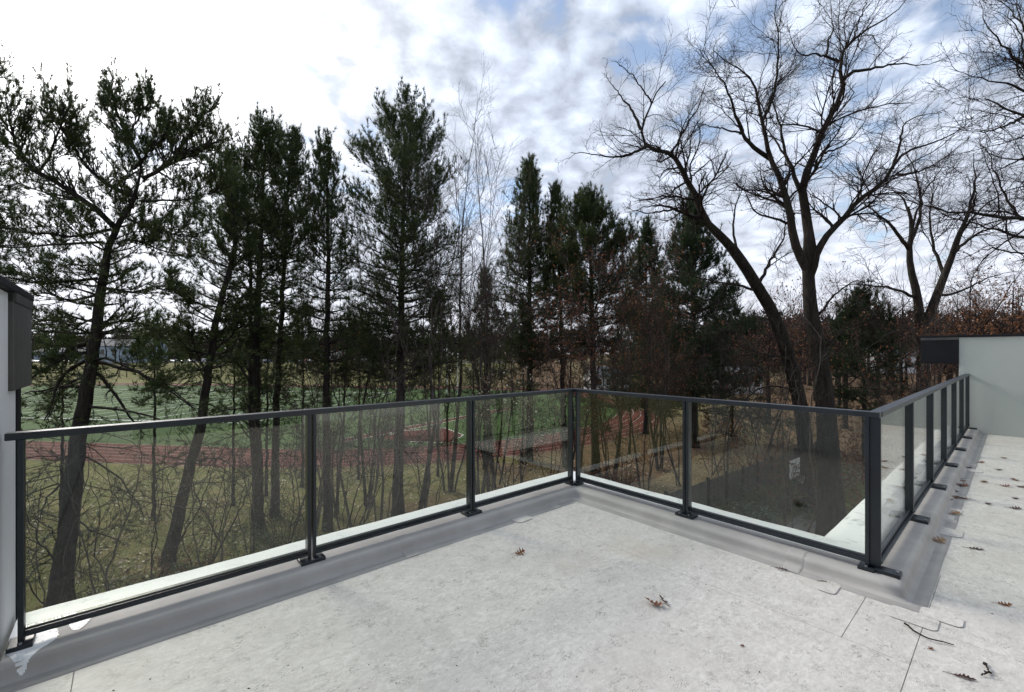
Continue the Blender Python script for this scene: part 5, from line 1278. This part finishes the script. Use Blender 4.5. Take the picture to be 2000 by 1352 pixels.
deck_leaf(1833, 1058, 0.12, -0.2, 7, (0.5, 0.5, 0.5), 'deck_leaf_tan', 'tan lobed leaf on the grey flashing beside the large tan leaf', GD, z=0.004)
deck_leaf(1834, 1001, 0.10, 0.9, 8, (0.5, 0.5, 0.2), 'deck_leaf_tan', 'pale tan leaf in the gutter above the large tan leaf', GD, z=0.004)
deck_leaf(1866, 1003, 0.12, 0.2, 9, (0.4, 0.4, 0.4), 'deck_leaf_tan', 'tan leaf lying across a floor patch', GD, z=0.008)
deck_leaf(1827, 1018, 0.10, 1.4, 10, (0.5, 0.5, 0.2), 'deck_leaf_dark', 'greyish dark leaf in the gutter between tan leaves', GD, z=0.004)
deck_leaf(1818, 1268, 0.03, 0.2, 11, (0.5, 0.5, 0.2), 'deck_leaf', 'tiny reddish leaf scrap below the long stick', GD, wide=0.4)
deck_leaf(1450, 1262, 0.022, 0.2, 13, (0.2, 0.2, 0.2), 'deck_leaf', 'tiny brown scrap of bark lying alone in mid floor', GD, wide=0.4)
deck_leaf(1305, 1022, 0.06, 0.2, 14, (0.3, 0.6, 0.2), 'deck_leaf_dark', 'dark leaf scrap on the flashing below the short railing', GD, z=0.004)
deck_leaf(1525, 1112, 0.09, -0.5, 15, (0.2, 0.8, 0.2), 'deck_leaf_dark', 'dark rolled leaf on the flashing near the jutting corner', GD, z=0.004, wide=0.12)
deck_leaf(1608, 1136, 0.05, -0.2, 16, (0.2, 0.8, 0.2), 'deck_leaf_dark', 'thin dark leaf scrap beside the patch at the jutting corner', GD, z=0.004, wide=0.12)
LG = 'dead brown leaf in the gutter along the long right hand railing'
rl = random.Random(21)
def plate(px, py):
    q = on_plane(px, py, 0)[:2]-CC; i = int(round(float(q@UU/(UU@UU))/1.325))
    return ('one', 'two', 'three', 'four', 'five', 'six', 'seven')[max(0, min(6, i))] + ', counted from the jutting corner'
for k, (px, py) in enumerate(((1865, 939), (1872, 936), (1879, 940), (1862, 947), (1873, 950), (1881, 949), (1857, 955), (1865, 960), (1850, 968), (1862, 972), (1853, 977), (1880, 974), (1893, 914))):
    mt_ = rl.choice(['deck_leaf', 'deck_leaf_dark', 'deck_leaf'])
    deck_leaf(px, py, rl.uniform(0.08, 0.14), rl.uniform(0, 6.28), 40+k, (rl.uniform(0.2, 0.8), 0.6, rl.uniform(0, 0.6)), mt_, f"{'dark' if mt_ == 'deck_leaf_dark' else 'red brown'} gutter leaf by base plate {plate(px, py)}", 'dead leaves in the gutter along the long railing', z=0.004)
LF = 'dead brown leaf on the open floor at the far right'
for k, (px, py) in enumerate(((1916, 904), (1950, 918), (1930, 985), (1983, 974), (1982, 938), (1962, 950), (1921, 942), (1983, 994), (1995, 952), (1960, 895))):
    mt_ = rl.choice(['deck_leaf', 'deck_leaf_dark', 'deck_leaf_dark'])
    deck_leaf(px, py, rl.uniform(0.08, 0.12), rl.uniform(0, 6.28), 70+k, (rl.uniform(0.2, 0.6), 0.6, rl.uniform(0, 0.5)), mt_, f"{'dark' if mt_ == 'deck_leaf_dark' else 'red brown'} leaf on open floor, " + ('close to the grey green wall' if py < 912 else 'nearest the gutter' if px < 1940 else 'by the right edge of the view' if px > 1975 else 'midway to the grey green wall'), 'dead leaves on the open floor at the far right')
def stick(pts, r_, label):
    w = [on_plane(x, y, 0.006) for x, y in pts]
    P_ = smooth_line(np.array(w), 14); P_[1:-1, :2] += np.random.default_rng(3).normal(0, 0.0025, (12, 2)); P_[:, 2] += np.abs(np.sin(np.linspace(0, 3, 14)))*0.006
    R_ = np.linspace(1, 0.55, 14)*r_
    b = w[0]; o = link('fallen_stick', mesh_of('stick', *tubes((P_-b)[None], R_[None], 6), smooth=True), M['twig']); o.location = tuple(b)
    o['label'] = label; o['category'] = 'stick'; o['group'] = 'fallen sticks on the terrace floor'
stick([(1766, 1217), (1790, 1238), (1815, 1250), (1840, 1255), (1863, 1260)], 0.0042, 'long thin curved stick lying across the floor seam at the right')
stick([(1921, 1294), (1928, 1306), (1932, 1313)], 0.0042, 'upper arm of a short bent twig near the bottom right')
stick([(1931, 1312), (1926, 1318), (1916, 1319)], 0.0042, 'lower arm of a short bent twig near the bottom right')
def debris():
    rng = np.random.default_rng(17); V, T = [], []; n = 0
    for k in range(130):
        px, py = rng.uniform(60, 1990), rng.uniform(985, 1350)
        p = on_plane(px, py, 0.0); q = p[:2]-CC; u, v = q@UU, q@VV
        if not ((u < -0.3 and v > 0.3) or v > 2.8) or u < -3.85: continue
        s = rng.uniform(0.0015, 0.005); a = rng.uniform(0, 6.28); e = rng.uniform(0.5, 2.2)
        c, si = math.cos(a), math.sin(a)
        pts = [(s*e, 0), (0, s*0.6), (-s*e, 0), (0, -s*0.6)]
        for x, y in pts: V.append((p[0]+c*x-si*y, p[1]+si*x+c*y, 0.0008))
        V.append((p[0], p[1], 0.0008+s*0.7))
        T += [(n+i, n+(i+1) % 4, n+4) for i in range(4)]; n += 5
    o = link('debris', mesh_of('debris', V, None, T), M['leaf_dark_bits']); o['kind'] = 'stuff'
    o['label'] = 'tiny dark specks of grit and bark strewn over the terrace floor'; o['category'] = 'debris'
M['leaf_dark_bits'] = island_mat('grit', [(0.03, 0.026, 0.022), (0.08, 0.06, 0.045), (0.05, 0.045, 0.04)], 0.8)
debris()
